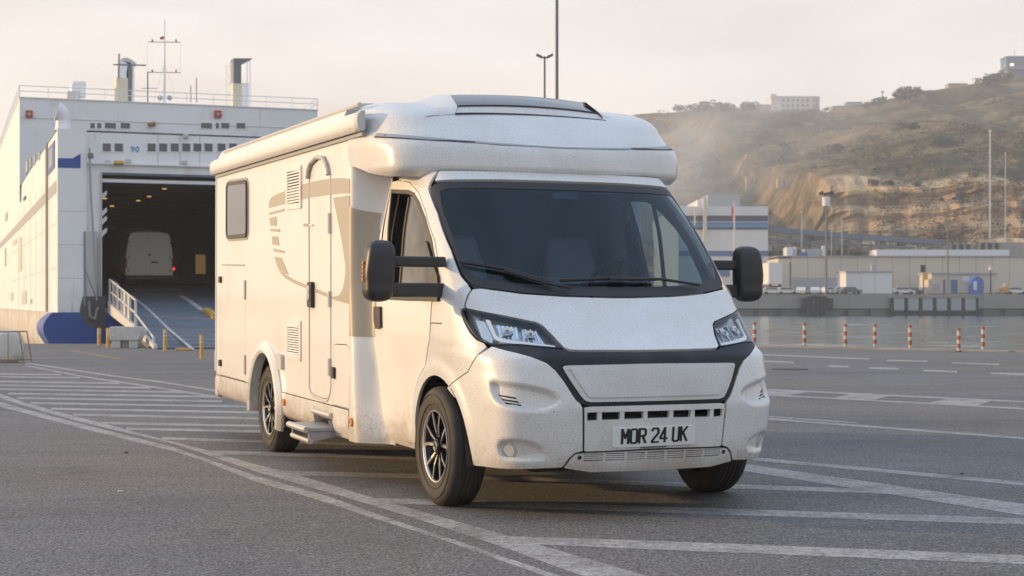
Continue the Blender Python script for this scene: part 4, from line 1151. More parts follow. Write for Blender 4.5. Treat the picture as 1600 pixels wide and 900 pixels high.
dc = tag(MB().cyl((0, 0, .002), (0, 0, .012), .36, n=32).build('drain_cover', M['iron'], smooth=True, angle=40), 'dark round drain cover in the tarmac right of the motorhome', 'drain cover'); dc.location = (x, y, 0)
for (u, v, s_, c_, lab, cat) in ((197, 708, .014, (.03, .028, .025), 'small dark clod on the tarmac left of the double white line', 'clod'), (188, 768, .013, (.6, .58, .55), 'white scrap lying on the tarmac at the lower left', 'litter'), (1503, 741, .010, (.05, .045, .04), 'tiny dark pebble on the tarmac at the right', 'pebble')):
    x, y = gr(u, v); bm = bmesh.new(); bmesh.ops.create_icosphere(bm, subdivisions=2, radius=1)
    for q in bm.verts: q.co = q.co * (1 + .35 * noise.noise(q.co * 1.7 + Vector((u, 0, 0)))); q.co = Vector((q.co.x * s_ * 1.5, q.co.y * s_, max(0, q.co.z * s_ * .5 + s_ * .2)))
    me = bpy.data.meshes.new(cat); bm.to_mesh(me); bm.free(); o = link_mesh(cat, me, pm(cat + '_matter', c_, .9, var=.3, vscale=30), None, True); o.location = (x, y, .001); tag(o, lab, cat)
# ------------------------------------------------------------------ striped bollards along the right quay edge
M['red'] = pm('faded_red_plastic', (.40, .115, .05), .6, var=.15, vscale=8)
M['bwhite'] = pm('white_plastic', (.56, .54, .50), .6, var=.2, vscale=8)
M['yellow'] = pm('yellow_paint', (.60, .36, .06), .5, var=.2, vscale=6)
def bollard(px, v, label, hgt=36.5):
    x, y = gr(px, v); s = y / F; h = hgt * s; r = 2.6 * s
    o = thing('striped_bollard', label, 'bollard', (x, y, 0), group='striped bollards along the quay edge')
    MB().cyl((0, 0, 0), (0, 0, h), r, n=12).build('post', M['bwhite'], o, smooth=True)
    for a, c in ((.90, 1.012), (.52, .70), (.17, .36)): MB().cyl((0, 0, h * a), (0, 0, h * c), r * 1.08, n=12).build('band', M['red'], o, smooth=True)
    MB().cyl((0, 0, 0), (0, 0, .03), r * 2.2, r * 1.8, n=12).build('foot', M['black'], o, smooth=True)
_ord = ['first', 'second', 'third', 'fourth', 'fifth', 'sixth', 'seventh']
for i, (px, v) in enumerate(((1179, 540.5), (1257, 541.5), (1321, 543.3), (1367, 543.6), (1422, 545), (1498, 550), (1536, 547.5))):
    bollard(px, v, ('red and white bollard on the quay edge, closest to the motorhome' if i == 0 else
                    'red and white bollard on the quay edge, %s from the motorhome' % _ord[i]))
# ------------------------------------------------------------------ yellow posts, block and sack by the ramp
def ypost(px, v, hpx, label, lean=0):
    x, y = gr(px, v); s = y / F; h = hpx * s
    o = thing('yellow_post', label, 'bollard', (x, y, 0), group='yellow posts by the ship ramp')
    MB().cyl((0, 0, 0), (0, 0, h), 2.8 * s, n=12).build('post', M['yellow'], o, smooth=True)
    for k in (.68, .84): MB().cyl((0, 0, h * k), (0, 0, h * (k + .07)), 2.95 * s, n=12).build('band', M['bwhite'], o, smooth=True)
ypost(155, 539.5, 27, 'yellow post with white bands, in front of the blue lower hull')
ypost(258, 548, 33, 'yellow post with white bands at the foot of the ramp')
ypost(315, 561, 38, 'yellow post with white bands, nearest the rear corner of the motorhome')
ypost(169, 543.5, 31, 'yellow post touching the side of the pale concrete block')
x, y = gr(278, 548); 
kb = tag(MB().box(x - .05, x + .36, y - .12, y + .12, 0, .07).build('kerb_stop', M['yellow'], bevel=.02), 'low yellow kerb stop beside the post at the ramp foot', 'kerb')
x, y = gr(198, 543.5)
cb = thing('concrete_block', 'pale concrete block on two feet beside the ramp railing', 'block', (x, y, 0))
MB().prism([(-.42, .62), (.42, .62), (.46, .36), (.40, .22), (-.40, .22), (-.46, .36)], lambda a, c: (a, -.3, c), lambda a, c: (a, .3, c)).build('slab', M['bwhite'], cb, bevel=.02)
for a in (-.38, .12): MB().box(a, a + .26, -.26, .26, 0, .218).build('foot', M['bwhite'], cb, bevel=.015)
MB().box(-.1, .1, -.2, .2, 0, .21).build('core', M['conc'], cb)
x, y = gr(14, 567)
fr_ = thing('sack_frame', 'rusty yellow tube frame round a white sack at the left edge', 'frame', (x, y, 0))
M['rust'] = pm('rusty_yellow_tube', (.30, .19, .07), .6, var=.3, vscale=10)
b = MB()
for dy in (0, .55): 
    b2 = MB(); b2.tube([(-.45, dy, .68), (.22, dy, .68), (.33, dy, 0)], .014); b2.tube([(-.45, dy, .06), (.31, dy, .06)], .012); b2.tube([(-.02, dy, .06), (-.02, dy, .68)], .010); b2.build('side_frame', M['rust'], fr_, smooth=True)
MB().tube([(.22, 0, .68), (.22, .55, .68)], .014).build('cross_tube', M['rust'], fr_, smooth=True)
MB().tube([(.31, 0, .06), (.31, .55, .06)], .014).build('cross_tube', M['rust'], fr_, smooth=True)
M['sack'] = pm('white_sack', (.62, .61, .58), .6, var=.15, vscale=6, bump=.6, bscale=9)
bm = bmesh.new(); bmesh.ops.create_icosphere(bm, subdivisions=4, radius=1)
for v_ in bm.verts:
    n_ = noise.noise(v_.co * 2.2) * .12 + noise.noise(v_.co * 6) * .05
    c = v_.co * (1 + n_); c = Vector([abs(q) ** .6 * (1 if q > 0 else -1) for q in c])
    v_.co = Vector((c.x * .30 - .10, c.y * .22 + .28, max(0.015, c.z * .36 + .34)))
me = bpy.data.meshes.new('sack'); bm.to_mesh(me); bm.free()
sk_ = link_mesh('white_sack', me, M['sack'], None, True); sk_.location = (x, y, 0)
tag(sk_, 'crumpled white sack standing inside the rusty frame at the left edge', 'sack')
# ------------------------------------------------------------------ lamp posts behind the motorhome
M['pole'] = pm('galvanised_pole', (.16, .18, .19), .5, .3, var=.1)
x = (870 - 800) / F * 42; o = thing('tall_mast', 'tall dark pole rising behind the motorhome roof out of the picture', 'pole', (x, 42, 0))
MB().cyl((0, 0, 0), (0, 0, 13), .052, .042, n=12).build('pole', M['pole'], o, smooth=True)
MB().cyl((0, 0, 0), (0, 0, .3), .14, n=12).build('foot', M['pole'], o)
x = (851 - 800) / F * 43; o = thing('twin_floodlight', 'twin floodlight on a thin pole above the motorhome roof', 'lamp post', (x, 43, 0))
zt = at(851, 88, 43).z
MB().cyl((0, 0, 0), (0, 0, zt), .04, .028, n=10).build('pole', M['pole'], o, smooth=True)
MB().box(-.12, .12, -.02, .02, zt - .05, zt - .02).build('crossbar', M['pole'], o)
for sg in (-1, 1):
    MB().add([(sg * .05, -.06, zt - .06), (sg * .23, -.10, zt + .02), (sg * .23, .10, zt + .02), (sg * .05, .06, zt - .06), (sg * .06, -.06, zt + .0), (sg * .22, -.10, zt + .07), (sg * .22, .10, zt + .07), (sg * .06, .06, zt + .0)],
             [(0, 1, 2, 3), (4, 5, 6, 7), (0, 1, 5, 4), (2, 3, 7, 6), (0, 3, 7, 4), (1, 2, 6, 5)]).build('lamp_head', M['pole'], o)

# ================================================================== ferry with open stern
SA = R(20); SO = np.array([-710 / F * 56, 56.0, 0.0])
SM = np.array([[math.cos(SA), math.sin(SA), 0], [-math.sin(SA), math.cos(SA), 0], [0, 0, 1.0]])
SC_ = SM @ (np.array([0, 0, HC]) - SO)
def sray(u, v): return SM @ np.array([(u - 800) / F, 1, -(v - VH) / F])
def sp_(u, v, y=0.0):
    d = sray(u, v); t = (y - SC_[1]) / d[1]; p = SC_ + d * t; return p[0], p[2]
def sside(u, v, x=0.0):
    d = sray(u, v); t = (x - SC_[0]) / d[0]; p = SC_ + d * t; return p[1], p[2]
M['hull'] = pm('white_ship_paint', (.80, .805, .81), .5, var=.10, vscale=.5, dirt=[(.9, .60, .8, (.46, .38, .30), .35), (3, .62, .8, (.5, .46, .42), .25)])
def streaks(key, amt=.45, col=(.33, .20, .12)):
    t = M[key].node_tree; b = t.nodes['Principled BSDF']; L = t.links.new; src = b.inputs['Base Color'].links[0].from_socket
    tcn = N(t, 'ShaderNodeTexCoord'); mpn = N(t, 'ShaderNodeMapping'); mpn.inputs['Scale'].default_value = (3.2, 3.2, .28); L(tcn.outputs['Object'], mpn.inputs[0])
    n = N(t, 'ShaderNodeTexNoise'); n.inputs['Scale'].default_value = 1.0; n.inputs['Detail'].default_value = 6; n.inputs['Roughness'].default_value = .7; L(mpn.outputs[0], n.inputs[0])
    r = N(t, 'ShaderNodeMapRange'); L(n.outputs[0], r.inputs[0]); r.inputs[1].default_value = .58; r.inputs[2].default_value = .74; r.inputs[3].default_value = 0; r.inputs[4].default_value = amt
    h = N(t, 'ShaderNodeMix', data_type='RGBA'); L(r.outputs[0], h.inputs[0]); L(src, h.inputs[6]); h.inputs[7].default_value = (*col, 1); L(h.outputs[2], b.inputs['Base Color'])
streaks('hull')
M['blue'] = pm('blue_ship_paint', (.025, .085, .33), .45, var=.25, vscale=1.5)
M['navy'] = pm('navy_glass', (.09, .11, .13), .2)
M['deckgrey'] = pm('ramp_steel', (.12, .15, .185), .7, var=.3, vscale=1.0, dirt=[(.7, .5, .8, (.04, .045, .05), .6)])
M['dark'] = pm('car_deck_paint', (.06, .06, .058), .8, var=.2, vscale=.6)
M['cream'] = pm('cream_funnel_paint', (.62, .56, .42), .5)
M['boot'] = pm('worn_lower_hull', (.60, .57, .53), .7, var=.35, vscale=.8, dirt=[(1.5, .5, .8, (.20, .10, .05), .5)])
M['lamp'] = pm('lit_deck_lamp', (1, .6, .2), .5, emis=(1, .55, .16), estr=.6)
M['litroom'] = pm('lit_doorway', (.6, .45, .2), .6, emis=(1, .62, .22), estr=.10)
M['redlamp'] = pm('lit_red_lamp', (.8, .05, .03), .5, emis=(1, .06, .03), estr=2)
M['redbox'] = pm('red_cabinet', (.42, .07, .04), .5)
SH = thing('ferry', 'white ferry with its stern door open and blue lower hull, left of the motorhome', 'ferry', tuple(SO), SA)
ZT_ = 7.55; XW = 9.4; BB = -.9
YS = sside(30.5, 165)[0]
# long flank on the lit side
zf, zb = .95, ZT_
def flank(name, m, z0, z1, y0, y1, x=0.0, th=.25): return MB().box(x, x + th, y0, y1, z0, z1).build(name, m, SH)
flank('hull_side', M['hull'], .95, 6.2, .502, 62)
def yz(u, v): return sside(u, v, 0.0)
b = MB(); prof = [(.502, 6.2), (.502, ZT_), (YS - 2.6, ZT_ - .1), (YS - 2.2, 6.6), (YS - .02, 6.6), (YS - .02, 6.2)]
b.prism(prof, lambda y, z: (0.0, y, z), lambda y, z: (.25, y, z)); b.build('bulwark', M['hull'], SH)
MB().add([(-.012, y, z) for y, z in ((0.6, 5.75), (62, 5.55), (62, 5.15), (.6, 5.30))], [(0, 1, 2, 3)]).build('side_stripe', pm('faded_stripe', (.36, .36, .38), .6), SH)
# lower hull: rounded sponson, blue near the stern, worn paint behind
def boot(name, y0, y1, m, xo0, xo1, z0=.98):
    rows = []
    for y, xo in ((y0, xo0), (y1, xo1)):
        rows.append([(0.03, y, z0), (-.08 - xo * .25, y, z0 - .05), (-xo * .80, y, .72), (-xo * .97, y, .55), (-xo, y, .40), (-xo * .90, y, .18), (-xo * .62, y, -.10), (-xo * .15, y, -.45), (.7, y, BB - .3)])
    b = MB(); b.add(rows[0] + rows[1], [(i, i + 1, 10 + i, 9 + i) for i in range(8)]); b.add(rows[0], [tuple(range(9))])
    return b.build(name, m, SH, smooth=True, angle=60)
boot('lower_hull', .05, 2.0, M['blue'], .50, .62); boot('lower_hull', 2.003, 62, M['boot'], .14, .06, 1.0)
pr = [(-.40, .72), (-.485, .55), (-.5, .40), (-.45, .18), (-.31, -.10), (-.08, -.45), (.7, BB - .3), (XW, BB - .3), (XW, .98), (.03, .98), (-.22, .94)]
MB().prism(pr, lambda x, z: (x, .0, z), lambda x, z: (x, .45, z)).build('stern_boot', M['blue'], SH)
MB().box(-.02, 3.0, -.35, -.002, -.8, -.1).build('belting', M['blue'], SH, bevel=.08) if 0 else None
# stern wall round the door
dx0 = sp_(160, 400)[0]; dz1 = sp_(220, 273)[1]; dx1 = 8.0; dz0 = 1.36
b = MB()
b.box(.0, dx0 - .55, 0, .5, .98, ZT_); b.build('stern_pillar', M['hull'], SH)
MB().box(dx0 - .55, dx0, .18, .6, .98, dz1).build('stern_pillar', M['hull'], SH)
MB().box(dx1, XW, 0, .5, .98, ZT_).build('stern_pillar', M['hull'], SH)
zb1 = sp_(220, 258)[1]
MB().box(dx0 - .55, dx1, .18, .6, dz1, zb1).build('door_header', M['hull'], SH)
MB().box(dx0 - .55, dx1, .05, .6, zb1, zb1 + .05).build('header_ledge', M['hull'], SH)
MB().box(dx0 - .55, dx1, .3, .6, zb1 + .05, ZT_).build('stern_bulkhead', M['hull'], SH)
MB().box(dx0 - .06, dx0 + .0, .10, .18, 1.2, dz1 + .05).build('door_frame', M['lgrey'], SH)
MB().box(dx0, dx1, .10, .178, dz1 - .02, dz1 + .06).build('door_frame', M['deckgrey'], SH)
MB().box(dx0 + .02, dx1, .25, .5, dz1 - .28, dz1 - .16).build('door_hinge_beam', M['hull'], SH)
# white brackets inside the door edge
for v in (303, 330, 343, 362):
    z = sp_(165, v)[1]; MB().add([(dx0, .62, z), (dx0 + .22, .62, z + .18), (dx0 + .22, .62, z + .02), (dx0, .62, z - .22), (dx0, .8, z), (dx0 + .22, .8, z + .18), (dx0 + .22, .8, z + .02), (dx0, .8, z - .22)],
        [(0, 1, 2, 3), (4, 5, 6, 7), (0, 1, 5, 4), (2, 3, 7, 6), (1, 2, 6, 5)]).build('bracket', M['hull'], SH)
# recess and dark gear well on the pillar
x0, z0 = sp_(130, 478); x1, z1 = sp_(157, 362)
MB().box(x0, x1 - .06, -.004, .01, z0, z1).build('recess', M['lgrey'], SH)
MB().box(x0 + .02, x0 + .07, -.03, .0, z0, z1).build('recess_edge', M['grey'], SH)
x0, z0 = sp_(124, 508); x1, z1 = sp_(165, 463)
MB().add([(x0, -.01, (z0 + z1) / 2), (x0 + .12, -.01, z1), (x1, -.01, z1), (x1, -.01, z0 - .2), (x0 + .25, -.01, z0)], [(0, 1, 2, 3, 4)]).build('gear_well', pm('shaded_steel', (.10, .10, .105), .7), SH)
bz = MB(); bz.tube([Vector((*sp_(139, 470), 0)).xzy + Vector((0, -.08, 0)), Vector((sp_(141, 495)[0], -.08, sp_(141, 495)[1])), Vector((sp_(148, 499)[0], -.08, sp_(148, 499)[1])), Vector((sp_(153, 480)[0], -.08, sp_(153, 480)[1]))], .06); bz.build('mooring_chain', M['conc'], SH, smooth=True)
# boom and wires down the pillar
P3 = lambda u, v, y=-.15: Vector((sp_(u, v)[0], y, sp_(u, v)[1]))
MB().tube([P3(139, 232), P3(141, 300), P3(146, 380), P3(151, 470)], .035).build('boom', M['grey'], SH, smooth=True)
MB().tube([P3(141, 248), P3(141, 240)], .10).build('boom_head', M['pole'], SH, smooth=True)
for a, c in (((132, 362), (134, 465)), ((134, 425), (152, 470)), ((152, 370), (153, 470))): MB().tube([P3(*a, -.06), P3(*c, -.06)], .012, 5).build('wire', M['pole'], SH)
# blue band round the corner with its swallow tip
xb0, zb_ = sp_(90, 262); xb1, zt_ = sp_(126, 248); xm = sp_(114, 250)[0]; ztip = sp_(126, 240)[1]
MB().add([(x, -.006, z) for x, z in ((-.0, zb_), (xb1, zb_), (xb1, ztip), (xm + .1, zt_ + .08), (xm, zt_), (-.0, zt_))], [tuple(range(6))]).build('blue_band', M['blue'], SH)
# flank fittings on the lit side
def sf(name, u0, u1, v0, v1, m, proud=.05):
    y0, z1 = yz(u1, v0); y1, z0 = yz(u0, v1); y0, z0 = min(y0, y1), min(z0, z1); 
    ya, yb = sorted((yz(u1, v0)[0], yz(u0, v0)[0])); za, zb = sorted((yz((u0 + u1) / 2, v1)[1], yz((u0 + u1) / 2, v0)[1]))
    return MB().box(-proud, .01, ya, yb, za, zb).build(name, m, SH)
w_ = sf('bridge_window', 76, 86, 226, 268, M['blue'], .03); sf('window_pane', 78, 84, 232, 262, M['navy'], .045)
sf('drain_pipe', 73, 75, 225, 488, M['conc'], .06)
for q in ((29.5, 34.5, 371, 424), (20.5, 26.5, 375, 382), (35, 42, 455, 475), (17, 21, 457, 470), (8, 10, 388, 416), (48, 50.5, 467, 474), (9, 12, 332, 345)): sf('hull_vent', *q, M['lgrey'] if q[1] - q[0] > 3 else M['grey'], .03)
for q in ((41, 44, 252, 270), (47, 49, 247, 262), (54, 56, 243, 257), (61, 63, 238, 250)): sf('freeing_port', *q, M['grey'], .03)
sf('fire_locker', 38, 41, 308, 312, M['black'], .06)
for y in (4.5, 9.0, 13.5, 18.0, 24.0, 30.0): MB().box(-.012, .002, y - .02, y + .02, 1.0, 6.2).build('weld_seam', M['lgrey'], SH)
for z in (2.6, 4.2): MB().box(-.011, .002, .55, 40, z - .015, z + .015).build('weld_seam', M['lgrey'], SH)
for z in (2.2, 3.4, 4.6): MB().box(.02, dx0 - .58, -.006, .002, z - .012, z + .012).build('weld_seam', M['lgrey'], SH)
# windows
def swin(u0, u1, v0, v1, y, name='window', m='navy'):
    x0, z0 = sp_(u0, v1, y); x1, z1 = sp_(u1, v0, y)
    f = MB().box(x0 - .04, x1 + .04, y - .025, y, z0 - .04, z1 + .04).build(name, M['hull'], SH)
    MB().box(x0, x1, y - .032, y - .012, z0, z1).build('pane', M[m], f)
for u0, u1 in ((160.5, 173), (179, 192), (230.5, 243), (248.5, 261), (266.5, 279), (284.5, 297), (302, 314.5), (319.5, 332), (340, 352), (358, 370)): swin(u0, u1, 224.5, 236.5, .3)
# upper house set back from the stern
zt2 = sp_(250, 162, YS)[1]; xs0 = sp_(92, 170, YS)[0]; xs1 = sp_(496, 170, YS)[0]
MB().box(.0, XW, .3, YS, ZT_ - .06, ZT_).build('aft_deck', M['deckgrey'], SH)
xs0 = 0.0
house = MB(); house.box(xs0, xs1, YS, 62, 6.2, zt2); house.build('deck_house', M['hull'], SH)
MB().box(xs0 - .03, xs1 + .03, YS - .06, 60.05, zt2, zt2 + .05).build('deck_edge', M['hull'], SH)
for u0, u1 in ((141, 148), (152, 158), (164, 181), (188.5, 203), (314, 331), (337, 342), (345.5, 358), (369.5, 383)): swin(u0, u1, 192.5, 200.5, YS)
MB().box(xs0, xs1, YS - .03, YS - .002, sp_(200, 190.5, YS)[1], sp_(200, 190, YS)[1] + .01).build('pipe_run', M['lgrey'], SH)
for u in (45.5, 340):
    x0, z0 = sp_(u - 5.5, 184, YS); x1, z1 = sp_(u + 5.5, 173, YS)
    rb = MB().box(x0, x1, YS - .16, YS, z0, z1).build('fire_box', M['redbox'], SH, bevel=.02)
    xx = (x0 + x1) / 2; MB().box(xx - .06, xx + .06, YS - .168, YS - .158, (z0 + z1) / 2 - .06, (z0 + z1) / 2 + .06).build('fire_box_label', M['bwhite'], rb)
for u, v, r in ((185, 254, .0), ):
    x0, z0 = sp_(178, 257.5, -.1); x1, z1 = sp_(193, 251, -.1)
    MB().cyl((x0, -.1, (z0 + z1) / 2), (x1, -.1, (z0 + z1) / 2), (z1 - z0) / 2, n=12).build('winch', M['yellow'], SH, smooth=True)
x0, z0 = sp_(232, 199, YS); MB().cyl((x0, YS - .3, z0 + .1), (x0 + .3, YS - .1, z0 + .2), .13, n=10).build('floodlight', M['rust'], SH, smooth=True)
for u, v in ((168, 254), (200, 252), (288, 254), (290, 213)):
    x0, z0 = sp_(u, v, .25); MB().box(x0 - .09, x0 + .09, .1, .3, z0 - .07, z0 + .07).build('deck_fitting', M['lgrey'], SH, bevel=.02)
for u in (247, 281, 312): x0, z0 = sp_(u, 240, .29); MB().box(x0 - .012, x0 + .012, .285, .3, zb1 + .05, ZT_ - .05).build('weld_seam', M['lgrey'], SH)
# the number 90 on the bulkhead
cu_ = bpy.data.curves.new('lettering', 'FONT'); cu_.body = '90'; cu_.size = sp_(211, 229, .29)[1] - sp_(211, 237.5, .29)[1]; cu_.size *= 1.45; cu_.extrude = .004; cu_.space_character = 1.15; cu_.offset = .006
lt_ = bpy.data.objects.new('lettering_curve', cu_); COL.objects.link(lt_); bpy.context.view_layer.update()
lm_ = bpy.data.meshes.new_from_object(lt_.evaluated_get(bpy.context.evaluated_depsgraph_get())); bpy.data.objects.remove(lt_)
lm_.materials.clear(); lo = link_mesh('lettering', lm_, pm('blue_letter', (.10, .28, .58), .5), SH)
x0, z0 = sp_(204, 237.3, .29); lo.location = (x0, .288, z0); lo.rotation_euler = (R(90), 0, 0)
# railing round the upper deck
def rail(pts, n_posts, h=.72, nm='railing'):
    o = None
    b = MB()
    for k in (1.0, .52): b.tube([(x, y, z + h * k) for x, y, z in pts], .022, 6)
    o = b.build(nm, M['hull'], SH, smooth=True)
    for (a, c), n in zip(zip(pts[:-1], pts[1:]), n_posts):
        for i in range(n + 1):
            q = Vector(a).lerp(Vector(c), i / n); MB().tube([q, q + Vector((0, 0, h))], .018, 6).build('rail_post', M['hull'], o, smooth=True)
hR = sp_(300, 146, YS)[1] - sp_(300, 163, YS)[1]
rail([(xs0, YS + 30, zt2 + .05), (xs0, YS, zt2 + .05), (xs1, YS, zt2 + .05), (xs1, YS + 20, zt2 + .05)], (8, 11, 6), hR)
# ventilator cowl
x0, z0 = sp_(86, 198, .5); x1, z1 = sp_(112, 168, .5)
vc = MB(); vc.lathe([(.30, 0), (.27, .12), (.26, .35)], ((x0 + x1) / 2 + .0, .6, ZT_), 'Z', 18)
vb = vc.build('ventilator', M['hull'], SH, smooth=True)
b = MB(); n = 18; cx_ = (x0 + x1) / 2; secs = []
for k in range(7):
    a = k / 6 * R(75); cc = Vector((cx_ + .30 * (math.cos(a) - 1) * 1.0, .6 + 0, ZT_ + .35 + .34 * math.sin(a) + .0)); r = .25 + .10 * k / 6
    ux = Vector((math.cos(a), 0, math.sin(a))); 
    secs += [cc + ux * r * math.cos(2 * math.pi * i / n) + Vector((0, 1, 0)) * r * math.sin(2 * math.pi * i / n) for i in range(n)]
b.add(secs, [(k * n + i, k * n + (i + 1) % n, (k + 1) * n + (i + 1) % n, (k + 1) * n + i) for k in range(6) for i in range(n)]); b.build('cowl', M['hull'], vb, smooth=True)
# mast
YM = YS + 3.0
Q = lambda u, v, y=YM: Vector((sp_(u, v, y)[0], y, sp_(u, v, y)[1]))
mast = MB().cyl(Q(257, 168), Q(257, 30), .09, .03, n=10).build('mast', M['hull'], SH, smooth=True)
for v, u0, u1 in ((65.5, 232, 282), (113, 232, 282)):
    MB().tube([Q(u0, v), Q(u1, v + .5)], .022, 6).build('yard', M['pole'], mast, smooth=True)
    for u in (u0 + 6, u1 - 7): MB().cyl(Q(u, v), Q(u, v - 4), .05, n=8).build('nav_lamp', M['pole'], mast)
for u in (250, 265): 
    bm = bmesh.new(); bmesh.ops.create_icosphere(bm, subdivisions=2, radius=.15); me = bpy.data.meshes.new('radar_dome'); bm.to_mesh(me); bm.free()
    d = link_mesh('radar_dome', me, M['grey'], mast, True); d.location = Q(u, 153)
for u0, v0, u1, v1 in ((257, 97, 240, 158), (257, 97, 276, 160), (230, 66, 230, 160), (282, 66, 282, 120)): MB().tube([Q(u0, v0), Q(u1, v1)], .007, 4).build('stay', M['grey'], mast)
MB().add([Q(256.5, 56), Q(250, 58), Q(250, 62), Q(256.5, 61.5)], [(0, 1, 2, 3)]).build('flag', M['redbox'], mast)
MB().add([Q(256.5, 55.2) , Q(250.5, 57), Q(250.5, 59), Q(256.5, 57.5)], [(0, 1, 2, 3)]).build('flag', M['bwhite'], mast) if 0 else None
for u, v0, v1, yd in ((231, 112, 160, 1), (307, 122, 160, 0), (298, 134, 160, 0)):
    a = MB().cyl(Q(u, v1), Q(u, v0), .03, n=6).build('aerial', M['pole'], SH, smooth=True)
    if yd: MB().tube([Q(222, 138), Q(245, 138)], .02, 5).build('aerial_arm', M['pole'], a)
# left funnel
def sbox(nm, u0, u1, v0, v1, y, d, m, par=None, **k):
    x0, z0 = sp_(u0, v1, y); x1, z1 = sp_(u1, v0, y); return MB().box(x0, x1, y, y + d, z0, z1).build(nm, m, par or SH, **k)
fn = sbox('funnel', 182, 200, 122, 162, YM, 1.2, M['cream']); sbox('funnel_side', 200, 207, 100, 162, YM, 1.0, M['pole'], fn)
MB().add([Q(186, 122), Q(196, 122), Q(200, 100), Q(188, 92), Q(186, 122, YM + .8), Q(196, 122, YM + .8), Q(200, 100, YM + .8), Q(188, 92, YM + .8)], [(0, 1, 2, 3), (4, 5, 6, 7), (0, 3, 7, 4), (1, 2, 6, 5)]).build('funnel_flue', M['hull'], fn)
b = MB(); r0 = [Q(188, 95), Q(192, 90.5), Q(199, 90), Q(207, 94), Q(213, 99), Q(213, 102), Q(204, 98), Q(196, 96)]; b.add(r0 + [q + Vector((0, 1.0, 0)) for q in r0], [tuple(range(8)), tuple(range(8, 16))] + [(i, (i + 1) % 8, 8 + (i + 1) % 8, 8 + i) for i in range(8)]); b.build('funnel_cap', M['lgrey'], fn)
sbox('funnel_stack', 205, 210, 99, 160, YM, .8, M['hull'], fn)
MB().tube([Q(177, 101), Q(228, 102)], .04, 6).build('funnel_yard', M['pole'], fn); MB().tube([Q(186, 84), Q(185, 122)], .05, 6).build('funnel_pole', M['pole'], fn)
# right funnel
fn = sbox('funnel', 364, 378, 130, 165, YM, 1.0, M['cream']); sbox('funnel_side', 378, 389, 130, 165, YM, .8, M['hull'], fn)
sbox('funnel_flue', 365, 377, 97, 130, YM, .9, M['pole'], fn)
b = MB(); r0 = [Q(364.5, 91), Q(395, 91), Q(381, 98), Q(367, 98.5)]; b.add(r0 + [q + Vector((0, 1.0, 0)) for q in r0], [(0, 1, 2, 3), (4, 5, 6, 7)] + [(i, (i + 1) % 4, 4 + (i + 1) % 4, 4 + i) for i in range(4)]); b.build('funnel_cap', M['pole'], fn)
for u, v0 in ((353.5, 100), (359, 97), (390.5, 94), (386, 95)): MB().tube([Q(u, v0), Q(u + .5, 165)], .025, 6).build('funnel_post', M['hull'], fn)
for v in (104, 118, 132, 146): MB().tube([Q(353.5, v), Q(359.5, v)], .015, 5).build('ladder_rung', M['hull'], fn)
# cabin left
fb = sbox('deck_cabin', 112, 134, 131, 150, YM + 1, 1.0, M['hull']); sbox('cabin_base', 105, 125, 143, 162, YM + .9, .8, M['lgrey'], fb)
sbox('cabin_roof', 114, 134.5, 127.5, 131, YM + .95, 1.1, M['hull'], fb)
MB().tube([P3(157, 200, YS - .3), P3(160, 152, YS - .3)], .02).build('davit', M['hull'], SH); MB().tube([P3(153, 190, YS - .3), P3(160, 155, YS - .3)], .012).build('davit', M['hull'], SH)
MB().tube([P3(366, 200, YS - .5), P3(384, 163, YS - .5)], .03).build('davit', M['hull'], SH); MB().tube([P3(385, 200, YS - .5), P3(385, 160, YS - .5)], .02).build('davit', M['hull'], SH)
# car deck: floor, walls, roof, end wall
sl_ = .095
def rz_(y): return max(0, min((y + 13.1) * sl_, 2.35))
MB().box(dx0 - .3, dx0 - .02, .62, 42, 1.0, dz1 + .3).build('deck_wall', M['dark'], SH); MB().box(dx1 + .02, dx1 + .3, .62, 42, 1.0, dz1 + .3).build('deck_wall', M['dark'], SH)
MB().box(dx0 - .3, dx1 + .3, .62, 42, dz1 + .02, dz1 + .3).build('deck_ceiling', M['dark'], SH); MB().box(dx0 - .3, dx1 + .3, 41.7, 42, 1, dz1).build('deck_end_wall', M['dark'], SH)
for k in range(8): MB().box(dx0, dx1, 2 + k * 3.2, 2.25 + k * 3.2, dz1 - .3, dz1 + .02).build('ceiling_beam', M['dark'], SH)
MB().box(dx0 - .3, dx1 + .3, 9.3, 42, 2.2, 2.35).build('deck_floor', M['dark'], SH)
for u, v, y in ((257, 295, 4), (233, 307, 7), (216, 313.5, 9), (175, 322, 6), (163.5, 310, 3)):
    x0, z0 = sp_(u, v, y); MB().box(x0 - .09, x0 + .09, y - .06, y + .06, z0 - .025, z0 + .025).build('deck_lamp', M['lamp'], SH, bevel=.03)
x0, z0 = sp_(271, 420, 11); MB().box(x0 - .05, x0 + .05, 10.95, 11.05, z0 - .05, z0 + .05).build('warning_lamp', M['redlamp'], SH)
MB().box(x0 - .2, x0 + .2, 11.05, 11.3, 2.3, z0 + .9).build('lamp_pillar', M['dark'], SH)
for u0, u1 in ((306, 321), (332, 338)):
    x0, z0 = sp_(u0, 428, 16); x1, z1 = sp_(u1, 398, 16); MB().box(x0, x1, 16, 16.1, z0, z1).build('lit_doorway', M['litroom'], SH)
MB().box(sp_(285, 400, 16.2)[0], dx1, 16.2, 16.5, 2.35, dz1 - .6).build('deck_partition', M['dark'], SH)
